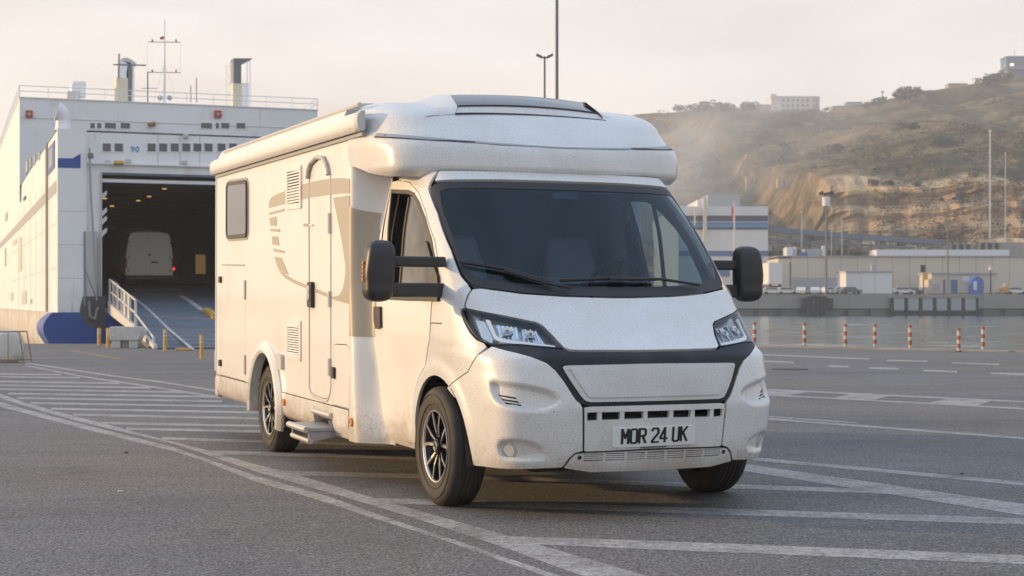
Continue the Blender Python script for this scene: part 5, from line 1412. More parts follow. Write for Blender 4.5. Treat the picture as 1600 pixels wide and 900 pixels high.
# ramp plate
xr0 = sp_(172, 470)[0]; xr1 = dx1 - .15
b = MB(); ys = [-13.1, -12.6, -6, 0, 6, 9.4]
v = [(x, y, (.03 if i == 0 else rz_(y) + .02)) for i, y in enumerate(ys) for x in (xr0, xr1)] + [(x, y, (.0 if i == 0 else rz_(y) - .25)) for i, y in enumerate(ys) for x in (xr0, xr1)]
n = len(ys); f = [(2 * i, 2 * i + 1, 2 * i + 3, 2 * i + 2) for i in range(n - 1)] + [(2 * n + 2 * i, 2 * n + 2 * i + 1, 2 * n + 2 * i + 3, 2 * n + 2 * i + 2) for i in range(n - 1)]
f += [(2 * i, 2 * i + 2, 2 * n + 2 * i + 2, 2 * n + 2 * i) for i in range(n - 1)] + [(2 * i + 1, 2 * i + 3, 2 * n + 2 * i + 3, 2 * n + 2 * i + 1) for i in range(n - 1)]
b.add(v, f); rp = b.build('ramp', M['deckgrey'], SH)
M['rline'] = pm('worn_ramp_line', (.48, .48, .47), .7, var=.4, vscale=3)
def rline(pts, w):
    b = MB(); n = len(pts)
    b.add([(x + s * w, y, rz_(y) + .028) for x, y in pts for s in (-.5, .5)], [(2 * i, 2 * i + 1, 2 * i + 3, 2 * i + 2) for i in range(n - 1)]); b.build('ramp_line', M['rline'], rp)
def onramp(u, v):
    d = sray(u, v); t = 40.0
    lo, hi = 30, 90
    for _ in range(50):
        m = (lo + hi) / 2; p = SC_ + d * m
        if p[2] > rz_(p[1]) + .03: lo = m
        else: hi = m
    p = SC_ + d * lo; return p[0], p[1]
rline([onramp(302, 546), onramp(265, 515), onramp(234, 485), onramp(206, 461)], .10)
rline([onramp(317, 485), onramp(298, 471), onramp(283, 462)], .22)
rline([(xr1 - .15, -12), (xr1 - .15, 5)], .10)
for k in range(14): 
    y = -12.3 + k * .9; MB().box(xr0 + .5, xr1 - .3, y, y + .035, rz_(y) + .02, rz_(y) + .032).build('tread_bar', M['deckgrey'], rp) if k < 3 else None
x0, y0 = onramp(326, 490); b = MB(); b.add([(x0 + dx_, y0 + dy_, rz_(y0 + dy_) + z) for dx_, dy_ in ((-.12, -1.6), (.12, -1.6), (.12, .6), (-.12, .6)) for z in (.02, .17)], [(1, 3, 5, 7), (0, 1, 3, 2), (2, 3, 5, 4), (4, 5, 7, 6), (6, 7, 1, 0)]); b.build('ramp_kerb', M['yellow'], rp)
# railing on the left edge of the ramp
M['ral'] = pm('white_rail_paint', (.62, .61, .58), .55, var=.2, vscale=5, dirt=[(6, .55, .75, (.3, .2, .12), .4)])
xr_ = xr0 - .03
rl = MB().add([(xr_ + dx_, y, max(rz_(y) + z, .01)) for y in (-13.0, .2) for dx_ in (-.05, .05) for z in (-.30, .12)], [(0, 1, 5, 4), (2, 3, 7, 6), (1, 3, 7, 5), (0, 1, 3, 2), (4, 5, 7, 6), (0, 2, 6, 4)]).build('ramp_side_beam', M['ral'], rp)
yp = [-12.6, -10.6, -8.2, -6.6, -5.4, -4.2, -3.0, -1.6, -.2]
for i, y in enumerate(yp):
    hh = .30 if i < 2 else .95
    MB().box(xr_ - .035, xr_ + .035, y - .04, y + .04, rz_(y) + .10, rz_(y) + hh).build('rail_post', M['ral'], rl)
for hh, y0 in ((.93, -8.2), (.52, -8.2)): MB().tube([(xr_, y0, rz_(y0) + hh), (xr_, -.2, rz_(-.2) + hh)], .03, 6).build('rail_bar', M['ral'], rl)
MB().tube([(xr_, -12.6, rz_(-12.6) + .27), (xr_, -8.2, rz_(-8.2) + .5)], .03, 6).build('rail_bar', M['ral'], rl)
for y0, y1 in ((-6.5, -5.5), (-5.3, -4.3)): MB().add([(xr_ + .04, y, rz_(y) + z) for y in (y0, y1) for z in (.12, .9)], [(0, 1, 3, 2)]).build('rail_panel', M['ral'], rl)
MB().add([(xr_ + .05, y, rz_(y) + z) for y in (-2.9, -.3) for z in (.10, .98)], [(0, 1, 3, 2)]).build('rail_panel', pm('blue_rail_sheet', (.05, .08, .16), .6), rl)

# ------------------------------------------------------------------ white van driving up into the ferry
VX, VZ = sp_(233, 440, 7.0); VZ = rz_(7.0) + .02
vw = SM.T @ np.array([VX, 7.0, VZ]) + SO
VN = thing('delivery_van', 'white panel van seen from behind, driving up into the open ferry', 'van', tuple(vw), SA)
VN.rotation_euler = (math.atan(sl_) * .8, 0, SA)
VN.scale = (.98, 1, .84)
M['van'] = pm('white_van_paint', (.80, .78, .72), .4, var=.06)
wv, hv = .98, 2.72
sec = [(-wv, .45), (-wv, 1.25), (-wv * .97, 1.7), (-wv * .86, 2.5), (-wv * .76, 2.66), (-.4, 2.72), (.4, 2.72), (wv * .76, 2.66), (wv * .86, 2.5), (wv * .97, 1.7), (wv, 1.25), (wv, .45)]
b = MB(); n = len(sec)
def vs(y, kx, kz): return [(x * kx, y, .45 + (z - .45) * kz) for x, z in sec]
st_ = [vs(0, .985, .99), vs(.06, 1, 1), vs(4.1, 1, 1), vs(4.9, .93, .72), vs(5.6, .88, .42), vs(5.9, .80, .28)]
b.add(sum(st_, []), [(k * n + i, k * n + (i + 1) % n, (k + 1) * n + (i + 1) % n, (k + 1) * n + i) for k in range(5) for i in range(n)]); b.add(st_[0], [tuple(range(n))]); b.add(st_[-1], [tuple(range(n))])
b.build('body', M['van'], VN, smooth=True, angle=40)
for sg in (-1, 1):
    pts = [(sg * .012, .62), (sg * (wv - .07), .62), (sg * (wv - .07), 1.3), (sg * (wv * .93 - .06), 1.75), (sg * (wv * .82 - .06), 2.48), (sg * .5, 2.58), (sg * .012, 2.6)]
    dd = MB().prism(pts, lambda x, z: (x, -.03, z), lambda x, z: (x, .0, z)).build('rear_door', M['van'], VN, bevel=.012)
    MB().prism([(sg * .16, 1.7), (sg * .70, 1.7), (sg * .62, 2.3), (sg * .16, 2.34)], lambda x, z: (x, -.034, z), lambda x, z: (x, -.02, z)).build('door_panel', M['van'], dd, bevel=.01)
    for z in (.85, 1.5, 2.2): MB().box(sg * (wv * .9 - .04) - .03, sg * (wv * .9 - .04) + .03, -.05, .0, z - .04, z + .04).build('hinge', M['grey'], dd)
    MB().box(min(sg * (wv - .07), sg * (wv + .005)), max(sg * (wv - .07), sg * (wv + .005)), -.02, .1, .95, 1.45).build('tail_light', M['redbox'], VN)
    for y in (1.2, 4.7): MB().cyl((sg * .98, y, .34), (sg * .72, y, .34), .34, n=20).build('wheel', M['tyre'], VN, smooth=True, angle=40)
MB().cyl((0, -.045, 1.62), (0, -.03, 1.62), .07, n=16).build('badge', M['grey'], VN); MB().box(.08, .36, -.045, -.03, 1.22, 1.29).build('door_handle', M['black'], VN)
MB().box(-wv, wv, -.09, .05, .40, .61).build('rear_bumper', M['black'], VN, bevel=.03); MB().box(-.55, -.05, -.045, -.03, .66, .77).build('number_plate', M['plate'], VN)

# ================================================================== far quay
YQ = 280.0; ZQ = at(0, 460, YQ).z
M['far_conc'] = pm('far_quay_concrete', (.30, .285, .26), .85, var=.2, vscale=.15)
M['fwall'] = pm('pale_warehouse_sheet', (.56, .50, .41), .7, var=.1, vscale=.1)
M['fwhite'] = pm('far_white_paint', (.66, .65, .64), .6, var=.08, vscale=.2)
M['fgrey'] = pm('far_grey_paint', (.34, .35, .36), .6)
M['fblue'] = pm('far_blue_paint', (.06, .12, .28), .6)
M['fdark'] = pm('far_dark_rubber', (.02, .021, .023), .8)
tag(MB().add([(-300, YQ, ZQ), (560, YQ, ZQ), (560, 480, ZQ), (-300, 480, ZQ)], [(0, 1, 2, 3)]).build('far_quay', M['far_conc']), kind='structure')
b = MB(); b.box(-300, 560, YQ + .1, YQ + 1, -3, ZQ - .02); tag(b.build('far_quay_wall', M['wet']), kind='structure')
zl = at(0, 482, YQ).z
b = MB()
for k in range(100): b.box(-260 + k * 8, -260 + k * 8 + 7.94, YQ - .5, YQ + .6, zl, ZQ - .004)
tag(b.build('far_quay_face', M['far_conc']), kind='structure')
b = MB()
for k in range(200): b.box(-260 + k * 4, -260 + k * 4 + 2.9, YQ - .35, YQ + .2, -1.6, zl - .25)
tag(b.build('far_quay_piles', pm('pile_concrete', (.12, .12, .115), .8)), kind='structure')
def bx(name, u0, u1, v0, v1, Y, d, m, par=None, **k):
    a, c = at(u0, v1, Y), at(u1, v0, Y); off = par.location if par is not None and par.parent is None else Vector()
    return MB().box(a.x - off.x, c.x - off.x, Y - off.y, Y + d - off.y, a.z - off.z, c.z - off.z).build(name, m, par, **k)
def T(name, label, cat, u, Y, z=None, group=None): return thing(name, label, cat, ((u - 800) / F * Y, Y, ZQ if z is None else z), group=group)
# fenders
fd = T('quay_fender', 'dark rubber fender bundle hanging on the far quay wall', 'fender', 1275, YQ - 1.6, 0)
for i, (u, v0, v1) in enumerate(((1256, 466, 484), (1263, 463, 489), (1271, 462, 490), (1279, 462, 490), (1287, 463, 489), (1297, 466, 482))):
    a, c = at(u, v1, YQ - 1.6), at(u, v0, YQ - 1.6); MB().cyl((a.x - fd.location.x, 0, a.z), (a.x - fd.location.x, 0, c.z), .55, n=12).build('roller', M['fdark'], fd, smooth=True, angle=50)
bx('backing', 1254, 1299, 466, 486, YQ - 1.2, .6, M['fdark'], fd)
fp_ = T('fender_rack', 'fender frame with six grey panels on the far quay wall', 'fender', 1462, YQ - 1.5, 0)
for k in range(6):
    u0 = 1396 + k * 22.3; bx('fender_panel', u0 + 1, u0 + 17, 466.5, 485, YQ - 1.4, .35, M['fgrey'], fp_)
    bx('fender_post', u0 + 17.5, u0 + 21.5, 463, 492, YQ - 1.2, .6, M['fdark'], fp_)
bx('fender_post', 1391, 1395, 464, 484, YQ - 1.2, .6, M['fdark'], fp_); bx('frame_beam', 1391, 1532, 487, 494, YQ - 1.0, .5, M['fdark'], fp_); bx('frame_beam', 1391, 1532, 463, 465.5, YQ - 1.5, .5, M['conc'], fp_)
# long warehouse
wh = T('warehouse', 'long low pale warehouse on the far quay', 'warehouse', 1420, 312)
zb_ = ZQ
def whb(nm, u0, u1, v0, v1, Y, d, m): return bx(nm, u0, u1, v0, v1, Y, d, m, wh)
whb('wall', 1216, 1234, 410, 455.5, 312.1, 20, M['fwall']); whb('roof', 1214, 1640, 399.6, 401, 311.6, 14.5, M['fgrey'])
whb('core', 1236, 1720, 402, 456.4, 312.4, 13, M['fwall'])
us = [1236, 1262, 1288, 1314, 1340, 1368, 1395, 1421, 1447, 1473, 1499, 1525, 1551, 1577, 1603, 1629, 1655, 1681]
for a, c in zip(us[:-1], us[1:]): whb('wall_panel', a + .25, c - .25, 401.4, 456.2, 312.0, .38, M['fwall'])
whb('parapet', 1370, 1577, 390, 399.5, 317, 7, M['fwhite']); whb('gable', 1216, 1240, 404, 410, 312.2, 20, M['cream'])
whb('plinth', 1240, 1320, 434, 449, 311.75, .2, M['fgrey'])
rb_ = T('roof_container', 'small white box standing on the warehouse roof', 'container', 1237, 318, at(0, 401, 318).z); bx('box', 1229, 1245, 386, 400, 318, 4, M['fwhite'], rb_, bevel=.1); bx('door', 1239, 1244, 389, 399.5, 317.9, .1, M['fgrey'], rb_)
rb_ = T('plant_unit', 'blue grey machinery behind the warehouse roof', 'machinery', 1272, 322, at(0, 401, 322).z); bx('cabin', 1257, 1284, 389, 401, 322, 4, M['fgrey'], rb_); bx('tank', 1285, 1289, 384, 401, 321.5, 1, M['fwhite'], rb_); bx('pipe', 1250, 1262, 394, 401, 321.5, 1, M['fblue'], rb_)
tr = T('truck_trailer', 'sunlit white truck trailer at the left end of the warehouse', 'trailer', 1211, 300); bx('box', 1201, 1222, 410, 444, 300, 10, M['fwhite'], tr, bevel=.08); bx('chassis', 1202, 1221, 446, 450, 300.2, 9, M['fdark'], tr)
for u in (1204, 1219): a = at(u, 451, 300); MB().cyl((a.x - tr.location.x - .2, .6, a.z - ZQ + .55), (a.x - tr.location.x + .2, .6, a.z - ZQ + .55), .5, n=12).build('wheel', M['fdark'], tr)
# kiosk, small building, portable cabin, signs
ks = T('white_shed', 'white shed with a flat dark roof edge on the far quay', 'shed', 1358, 292)
bx('wall', 1322, 1394, 425, 459, 292, 8, M['fwhite'], ks); bx('roof', 1321, 1395.5, 423, 425.2, 291.7, 8.6, M['fgrey'], ks); bx('door_leaf', 1346, 1366, 430, 458.5, 291.9, .1, M['fwhite'], ks); bx('door_leaf', 1368, 1390, 430, 458.5, 291.9, .1, M['fwhite'], ks); bx('chimney', 1362, 1370, 414, 423, 294, 1, M['fgrey'], ks)
of = T('gate_office', 'pale single storey office with blue doors on the far quay', 'building', 1508, 296)
bx('wall', 1456, 1558, 428, 458, 296, 9, M['fwall'], of); bx('roof', 1455, 1560, 426, 428.2, 295.6, 9.8, M['fgrey'], of)
for u0, u1 in ((1474, 1477), (1486, 1496)): bx('door', u0, u1, 437, 458, 295.85, .15, M['fblue'], of)
bx('window', 1457, 1468, 443, 454, 295.85, .15, M['fgrey'], of); bx('sign_board', 1504, 1515, 432, 440, 295.85, .15, M['fwhite'], of)
pc = T('blue_booth', 'arched blue booth in front of the pale office', 'booth', 1528, 292)
a0, a1, zt_ = at(1518, 458, 292).x - pc.location.x, at(1537, 458, 292).x - pc.location.x, at(0, 432, 292).z - ZQ
ap = [(a0, 0), (a1, 0), (a1, zt_ * .7)] + [((a0 + a1) / 2 + (a1 - a0) / 2 * math.cos(t), zt_ * .7 + zt_ * .3 * math.sin(t)) for t in np.linspace(.2, math.pi - .2, 8)] + [(a0, zt_ * .7)]
MB().prism(ap, lambda x, z: (x, 0, z), lambda x, z: (x, 2, z)).build('shell', pm('booth_blue', (.03, .12, .45), .5), pc)
MB().box(a0 + .35, a0 + 1.0, -.06, 0, .9, zt_ * .75).build('window', M['fwhite'], pc); MB().box(a1 - .9, a1 - .2, -.06, 0, .0, zt_ * .6).build('door', M['fblue'], pc)
sg_ = T('warning_sign', 'dark and yellow signs on one post beside the white shed', 'sign', 1443, 288)
MB().cyl((0, 0, 0), (0, 0, at(0, 415, 288).z - ZQ), .10, n=8).build('post', M['fdark'], sg_); bx('panel', 1438.5, 1446, 414, 425, 287.8, .15, M['fdark'], sg_); bx('panel', 1442, 1449.5, 426, 437, 287.8, .15, M['yellow'], sg_)
og = T('orange_barrier', 'orange barrier block at the right end of the far quay', 'barrier', 1571, 288); bx('block', 1565, 1577, 448, 458, 288, 1.5, pm('orange_paint', (.50, .22, .05), .6), og, bevel=.1); bx('lamp', 1569, 1572, 443, 448, 288.3, .5, M['bwhite'], og)
# parked cars on the far quay
M['carw'] = pm('white_car_paint', (.62, .61, .58), .35, coat=.4); M['card'] = pm('dark_car_paint', (.06, .065, .07), .35, coat=.4)
def car_proto(m, name):
    o = thing(name, '-', 'car')
    side = [(-2.1, .35), (2.1, .35), (2.12, .8), (1.3, .95), (.7, 1.42), (-1.2, 1.45), (-1.9, 1.0), (-2.12, .85)]
    MB().prism(side, lambda x, z: (x, -.85, z), lambda x, z: (x, .85, z)).build('body', m, o, bevel=.06)
    MB().prism([(1.15, .97), (.62, 1.38), (-1.15, 1.40), (-1.7, 1.0)], lambda x, z: (x, -.87, z), lambda x, z: (x, .87, z)).build('window', M['navy'], o)
    for x in (-1.3, 1.35):
        for y in (-.88, .70): MB().cyl((x, y, .33), (x, y + .18, .33), .33, n=14).build('wheel', M['fdark'], o)
    return o
pw, pdk = car_proto(M['carw'], 'parked_car'), car_proto(M['card'], 'parked_car')
cars = [(1207, 296, 0, pw, 'white car parked against the truck trailer'), (1228, 296, .2, pw, 'white car between the truck trailer and the dark fender bundle'), (1253, 294, 1.3, pw, 'white car end-on above the left edge of the dark fender bundle'), (1273, 294, 1.4, pw, 'white car end-on above the middle of the dark fender bundle'),
        (1296, 293, .6, pw, 'white car parked at the foot of the drum-headed lamp post'), (1316, 293, .2, pw, 'white car next to the left end of the white shed'), (1328, 289, .3, pdk, 'dark car in front of the left corner of the white shed'),
        (1411, 294, 0, pw, 'white car between the white shed and the sign post'), (1425, 296, 0, pdk, 'dark car behind the white car near the sign post'), (1586, 294, .1, pw, 'white car near the orange barrier')]
used = set()
for u, Y, rz, pr, lab in cars:
    o = pr if pr.name not in used else copy_tree(pr)
    used.add(pr.name); o.location = ((u - 800) / F * Y, Y, ZQ); o.rotation_euler = (0, 0, rz); tag(o, lab, 'car', 'cars parked on the far quay')
# lamp posts and masts on the far side
M['fpole'] = pm('far_pole', (.13, .13, .13), .6); M['fpolew'] = pm('far_white_pole', (.55, .53, .50), .6)
lp = T('floodlight_mast', 'floodlight mast with a pale drum under dark lamp heads', 'lamp post', 1291, 285)
zt_ = at(0, 322, 285).z - ZQ; MB().cyl((0, 0, 0), (0, 0, zt_), .22, .16, n=10).build('pole', M['fpole'], lp, smooth=True); MB().cyl((0, 0, zt_), (0, 0, zt_ + 1.6), .72, n=16).build('drum', M['fwhite'], lp, smooth=True, angle=50)
for x, z, q in ((-.9, 2.3, .5), (-.2, 2.1, .1), (.5, 2.2, -.3), (1.0, 2.4, -.6)):
    MB().add([(x + a * math.cos(q) - c * math.sin(q), y, zt_ + z + a * math.sin(q) + c * math.cos(q)) for a in (-.38, .38) for c in (-.25, .3) for y in (-.4, .3)], [(0, 1, 3, 2), (4, 5, 7, 6), (0, 1, 5, 4), (2, 3, 7, 6), (0, 2, 6, 4), (1, 3, 7, 5)]).build('lamp_head', M['fdark'], lp)
lp = T('twin_lamp_post', 'thin street lamp with two splayed heads in front of the warehouse', 'lamp post', 1481, 288)
zt_ = at(0, 322, 288).z - ZQ; MB().cyl((0, 0, 0), (0, 0, zt_), .16, .10, n=8).build('pole', M['fpole'], lp, smooth=True)
for sg in (-1, 1):
    MB().tube([(0, 0, zt_), (sg * .9, 0, zt_ + 1.0)], .08, 6).build('lamp_arm', M['fpole'], lp); MB().box(min(sg * .75, sg * 1.5), max(sg * .75, sg * 1.5), -.3, .3, zt_ + 1.0 + (0 if sg < 0 else .2), zt_ + 1.3 + (0 if sg < 0 else .3)).build('lamp_head', M['fdark'], lp, bevel=.05)
for nm, u, v0, Y, lab, r in (('tall_white_pole', 1547, 205, 335, 'very tall pale pole against the cliff at the right', .22), ('thin_mast', 1252.5, 332, 330, 'thin pale mast rising over the roof container', .14), ('thin_mast', 1299, 362, 330, 'short thin mast just right of the drum-headed lamp post', .12), ('thin_mast', 1315.5, 346, 330, 'thin pale mast left of the white shed', .14),
                       ('thin_mast', 1571, 240, 338, 'faint thin pole at the far right against the cliff', .12), ('quay_post', 1548, 421, 290, 'short post with a pale lamp beside the blue booth', .14)):
    o = T(nm, lab, 'pole', u, Y); zt_ = at(0, v0, Y).z - ZQ
    MB().cyl((0, 0, 0), (0, 0, zt_), r, r * .7, n=8).build('pole', M['fpolew'] if nm != 'quay_post' else M['fdark'], o, smooth=True)
    MB().cyl((0, 0, zt_ - .1), (0, 0, zt_ + (.5 if nm == 'quay_post' else .25)), r * (3 if nm == 'quay_post' else 1.3), n=8).build('cap', M['cream'], o)
# ferry-like block with blue stripes, its mast and flag
mf = T('striped_ferry', 'white ship side with navy and blue stripes beyond the right wing mirror', 'ferry', 1140, 330, WZ)
bx('hull', 1060, 1200, 322.5, 462, 330, 60, M['fwhite'], mf); bx('top_house', 1106, 1156, 304, 322.4, 336, 20, M['fgrey'], mf); bx('top_house', 1090, 1106, 312, 322.4, 336, 20, M['fwhite'], mf)
for v0, v1, m_n in ((337, 345.5, (.03, .035, .09)), (347.5, 351.5, (.05, .16, .38)), (351.6, 355, (.08, .26, .42)), (355.1, 358.5, (.03, .035, .10))): bx('stripe', 1061, 1199.5, v0, v1, 329.8, .25, pm('stripe_paint', m_n, .5), mf)
bx('lower_stripe', 1061, 1200.2, 392, 400, 329.8, .25, M['fblue'], mf); bx('aft_rail', 1182, 1206, 383, 392, 331, 2, M['conc'], mf)
bx('window', 1120, 1140, 421, 432, 329.8, .2, M['fblue'], mf)
bx('column', 1099, 1104.5, 308, 378, 328, 1.0, M['cream'], mf)
bx('column', 1085, 1087, 325, 352, 328.5, .6, M['cream'], mf)
fg = T('flag_pole', 'white pole with a hanging red flag before the striped ship side', 'flag', 1147.5, 322); a = at(1147.5, 316, 322).z - ZQ
MB().cyl((0, 0, 0), (0, 0, a), .22, .14, n=8).build('pole', M['fpolew'], fg, smooth=True)
z0, z1 = at(0, 347, 322).z - ZQ, at(0, 323, 322).z - ZQ
b = MB(); c = [(-.1, 0), (-.35, .12), (-.25, .3), (-.55, .2)]
b.add([(x, y + .1 * k, z) for k in (0, 1) for x, y in c for z in (z0 + abs(x) * 1.2, z1)], [(0, 2, 3, 1), (2, 4, 5, 3), (4, 6, 7, 5), (8, 10, 11, 9), (10, 12, 13, 11), (12, 14, 15, 13)]); b.build('flag', pm('red_flag_cloth', (.5, .04, .03), .8), fg)
# conveyor gallery
cg = T('conveyor', 'long sloping blue grey conveyor bridge on trestles at the cliff foot', 'conveyor', 1340, 333)
def beam(nm, u0, v0, u1, v1, th, m, d=2.5):
    a, c = at(u0, v0, 333), at(u1, v1, 333); o = cg.location; h_ = th / F * 333 / 2
    return MB().add([(q.x - o.x, y, q.z - o.z + s * h_) for q in (a, c) for y in (0, d) for s in (-1, 1)], [(0, 1, 3, 2), (4, 5, 7, 6), (0, 1, 5, 4), (2, 3, 7, 6), (0, 2, 6, 4), (1, 3, 7, 5)]).build(nm, m, cg)
M['conv'] = pm('conveyor_sheet', (.10, .14, .20), .6)
beam('gallery', 1195, 357.5, 1345, 370, 8, M['conv']); beam('gallery', 1345.5, 370, 1478, 379, 8, M['conv']); beam('lower_beam', 1195, 374.5, 1430, 387, 3, M['conv'], 1.5)
for k in range(12):
    u = 1215 + k * 22; v = 357.5 + (u - 1195) * .083 + 4; beam('trestle', u, v, u + 6, 390 + k * .6, 1.2, M['conv'], .3) if 0 else None
    a, c = at(u, v, 333), at(u + 2, 400, 333); MB().tube([(a.x - cg.location.x, .8, a.z - ZQ), (c.x - cg.location.x, .8, max(0, c.z - ZQ))], .14, 5).build('trestle', M['conv'], cg)
# low sheds behind the warehouse roof
for u0, u1, v0, v1, lab in ((1485, 1520, 381, 392, 'low grey yard wall with dark openings behind the warehouse, left part'), (1530, 1600, 379, 391, 'low pale yard wall behind the right end of the warehouse')):
    o = T('yard_wall', lab, 'wall', (u0 + u1) / 2, 330); bx('wall', u0, u1, v0, 402, 330, 1, M['far_conc'], o)
    for k in range(3): bx('opening', u0 + 3 + k * 11, u0 + 9 + k * 11, v0 + 1, v1 - 1, 329.8, .25, M['fdark'], o)

# ================================================================== hill
rx = [-300, -200, -130, -60, -33, 33, 68.6, 117, 157, 176, 196, 228, 261, 359, 520]
rz2 = [6, 8, 14, 40, 58, 90, 98, 101, 98.5, 102, 105.5, 112, 117.5, 127, 135]
ridge = pchip(rx, rz2)
def hill_rows(x, i):
    """profile from cliff foot to beyond the ridge at one place along the hill"""
    big = noise.noise(Vector((x / 38, 1.3, 0))) ; md = noise.noise(Vector((x / 13, 7.1, 0)))
    right = float(sstep(66, 78, np.array([x + 5 * md]))[0])
    c1 = 14.5 + 2.5 * md + 1.5 * big; c2 = (17.5 + 4 * md + 2.0 * big) * (1 - right) + (29.5 + 1.6 * md) * right
    lowl = float(sstep(-60, 20, np.array([float(x)]))[0]); c1 *= .3 + .7 * lowl; c2 *= .35 + .65 * lowl
    H_ = float(ridge(np.array([x]))[0]) 
    yb = float(np.clip(346 + .6 * (100 - x), 318, 470)) + 5 * big + 1.5 * md
    c1 = 1.3 + (c1 - 1.3) * yb / 350; c2 = 1.3 + (c2 - 1.3) * yb / 350
    return c1, c2, H_, yb
T1 = [(-9, 0), (0, 0)] + [(2.6 * t, t) for t in np.linspace(.07, 1, 13)]
xs = np.arange(-240, 430, 1.9); V, rows_n, RK = [], None, []
for i, x in enumerate(xs):
    c1, c2, H_, yb = hill_rows(float(x), i); col = []
    zq = ZQ + .25
    col.append((yb - 12, zq - .4)); col.append((yb - 3, zq))
    for t in np.linspace(0, 1, 14): col.append((yb + 3.0 * t, zq + (c1 - zq) * t))
    for t in np.linspace(.2, 1, 4): col.append((yb + 3 + 16 * t, c1 + 1.6 * t))
    for t in np.linspace(.07, 1, 14): col.append((yb + 19 + 4.5 * t, c1 + 1.6 + max(.5, c2 - c1 - 1.6) * t))
    y0, z0 = col[-1]
    for t in np.linspace(.015, 1, 70): col.append((y0 + (800 - y0) * t, z0 + (H_ - z0) * (t ** .92)))
    col += [(850, H_ - 3), (1000, H_ - 30)]
    rows_n = len(col)
    for k, (y, z) in enumerate(col):
        p = Vector((x, y, z)); fx = 0
        if 2 <= k < 16 or 20 <= k < 34:      # cliff: flutes, ledges and hollows
            e = math.sin(math.pi * min(1, ((k - 2) if k < 16 else (k - 20)) / 13)) * .6 + .4
            y += e * (3.2 * noise.noise(Vector((x / 5, z / 18, 3))) + 2.2 * noise.noise(Vector((x / 2.6, z / 10, 9))) + 3.5 * noise.noise(Vector((x / 17, z / 30, 5))))
            q_ = math.sin(z * 1.25 + 2.2 * noise.noise(Vector((x / 26, 0, 2)))); y += 1.3 * (abs(q_) ** .5 * (1 if q_ > 0 else -1))
            z += .6 * noise.noise(Vector((x / 3, z / 3, 4)))
        elif k >= 16:
            q = min(1, (y - y0 + 20) / 80) if k >= 34 else .25
            fade = 1 if y < 760 else max(.25, 1 - (y - 760) / 60)
            z += q * fade * (6.0 * noise.noise(Vector((x / 55, y / 75, 2))) + 3.2 * noise.noise(Vector((x / 20, y / 26, 6))) + 1.3 * noise.noise(Vector((x / 7, y / 9, 8))))
        V.append((x, y, z)); RK.append(1.0 if 2 <= k < 16 or 20 <= k < 35 else (.45 if 16 <= k < 20 else 0.0)); RK[-1] *= 1 - .85 * math.exp(-((x - 71) / 9) ** 2) * (1 if k > 14 else .5)
nr_ = rows_n; fs = [(a * nr_ + k, (a + 1) * nr_ + k, (a + 1) * nr_ + k + 1, a * nr_ + k + 1) for a in range(len(xs) - 1) for k in range(nr_ - 1)]
m = bpy.data.materials.new('hillside'); m.use_nodes = True
t = m.node_tree; b_ = t.nodes['Principled BSDF']; L = t.links.new
g = N(t, 'ShaderNodeNewGeometry'); sp3 = N(t, 'ShaderNodeSeparateXYZ'); L(g.outputs['True Normal'], sp3.inputs[0]); pz = N(t, 'ShaderNodeSeparateXYZ'); L(g.outputs['Position'], pz.inputs[0])
def nzz(sc, det=5, rg=.6, scale=(1, 1, 1)):
    mpn = N(t, 'ShaderNodeMapping'); mpn.inputs['Scale'].default_value = scale; L(g.outputs['Position'], mpn.inputs[0])
    n = N(t, 'ShaderNodeTexNoise'); n.inputs['Scale'].default_value = sc; n.inputs['Detail'].default_value = det; n.inputs['Roughness'].default_value = rg; L(mpn.outputs[0], n.inputs[0]); return n.outputs[0]
def cr(src, stops):
    r = N(t, 'ShaderNodeValToRGB'); L(src, r.inputs[0]); e = r.color_ramp.elements
    e[0].position, e[0].color = stops[0][0], (*stops[0][1], 1); e[1].position, e[1].color = stops[-1][0], (*stops[-1][1], 1)
    for p_, c_ in stops[1:-1]: q = e.new(p_); q.color = (*c_, 1)
    return r.outputs[0]
rock = cr(nzz(.30, 6, .7, (1.3, .4, .30)), [(.26, (.16, .105, .065)), (.40, (.30, .215, .14)), (.55, (.56, .42, .27)), (.72, (.70, .56, .39))])
strat = cr(nzz(.09, 5, .7, (.10, .10, 5)), [(.36, (.38, .37, .36)), (.47, (.95, .95, .95)), (.68, (1.2, 1.12, 1.0))])
mx = N(t, 'ShaderNodeMix', data_type='RGBA', blend_type='MULTIPLY'); mx.inputs[0].default_value = 1; L(rock, mx.inputs[6]); L(strat, mx.inputs[7])
veg = cr(nzz(.045, 8, .68), [(.34, (.045, .046, .022)), (.46, (.085, .075, .036)), (.54, (.19, .14, .085)), (.66, (.27, .20, .125))])
fine = cr(nzz(.4, 7, .78), [(.38, (.35, .37, .35)), (.58, (1.25, 1.2, 1.1))])
mv = N(t, 'ShaderNodeMix', data_type='RGBA', blend_type='MULTIPLY'); mv.inputs[0].default_value = 1; L(veg, mv.inputs[6]); L(fine, mv.inputs[7])
at_ = N(t, 'ShaderNodeAttribute'); at_.attribute_name = 'rock'
r = N(t, 'ShaderNodeMapRange'); L(at_.outputs['Fac'], r.inputs[0]); r.inputs[3].default_value = 1; r.inputs[4].default_value = 0
ad = N(t, 'ShaderNodeMath', operation='ADD'); L(r.outputs[0], ad.inputs[0])
r2 = N(t, 'ShaderNodeMapRange'); L(nzz(.13, 5, .6), r2.inputs[0]); r2.inputs[1].default_value = .60; r2.inputs[2].default_value = .70; r2.inputs[3].default_value = 0; r2.inputs[4].default_value = .45; L(r2.outputs[0], ad.inputs[1]); ad.use_clamp = True
mf_ = N(t, 'ShaderNodeMix', data_type='RGBA'); L(ad.outputs[0], mf_.inputs[0]); L(mx.outputs[2], mf_.inputs[6]); L(mv.outputs[2], mf_.inputs[7])
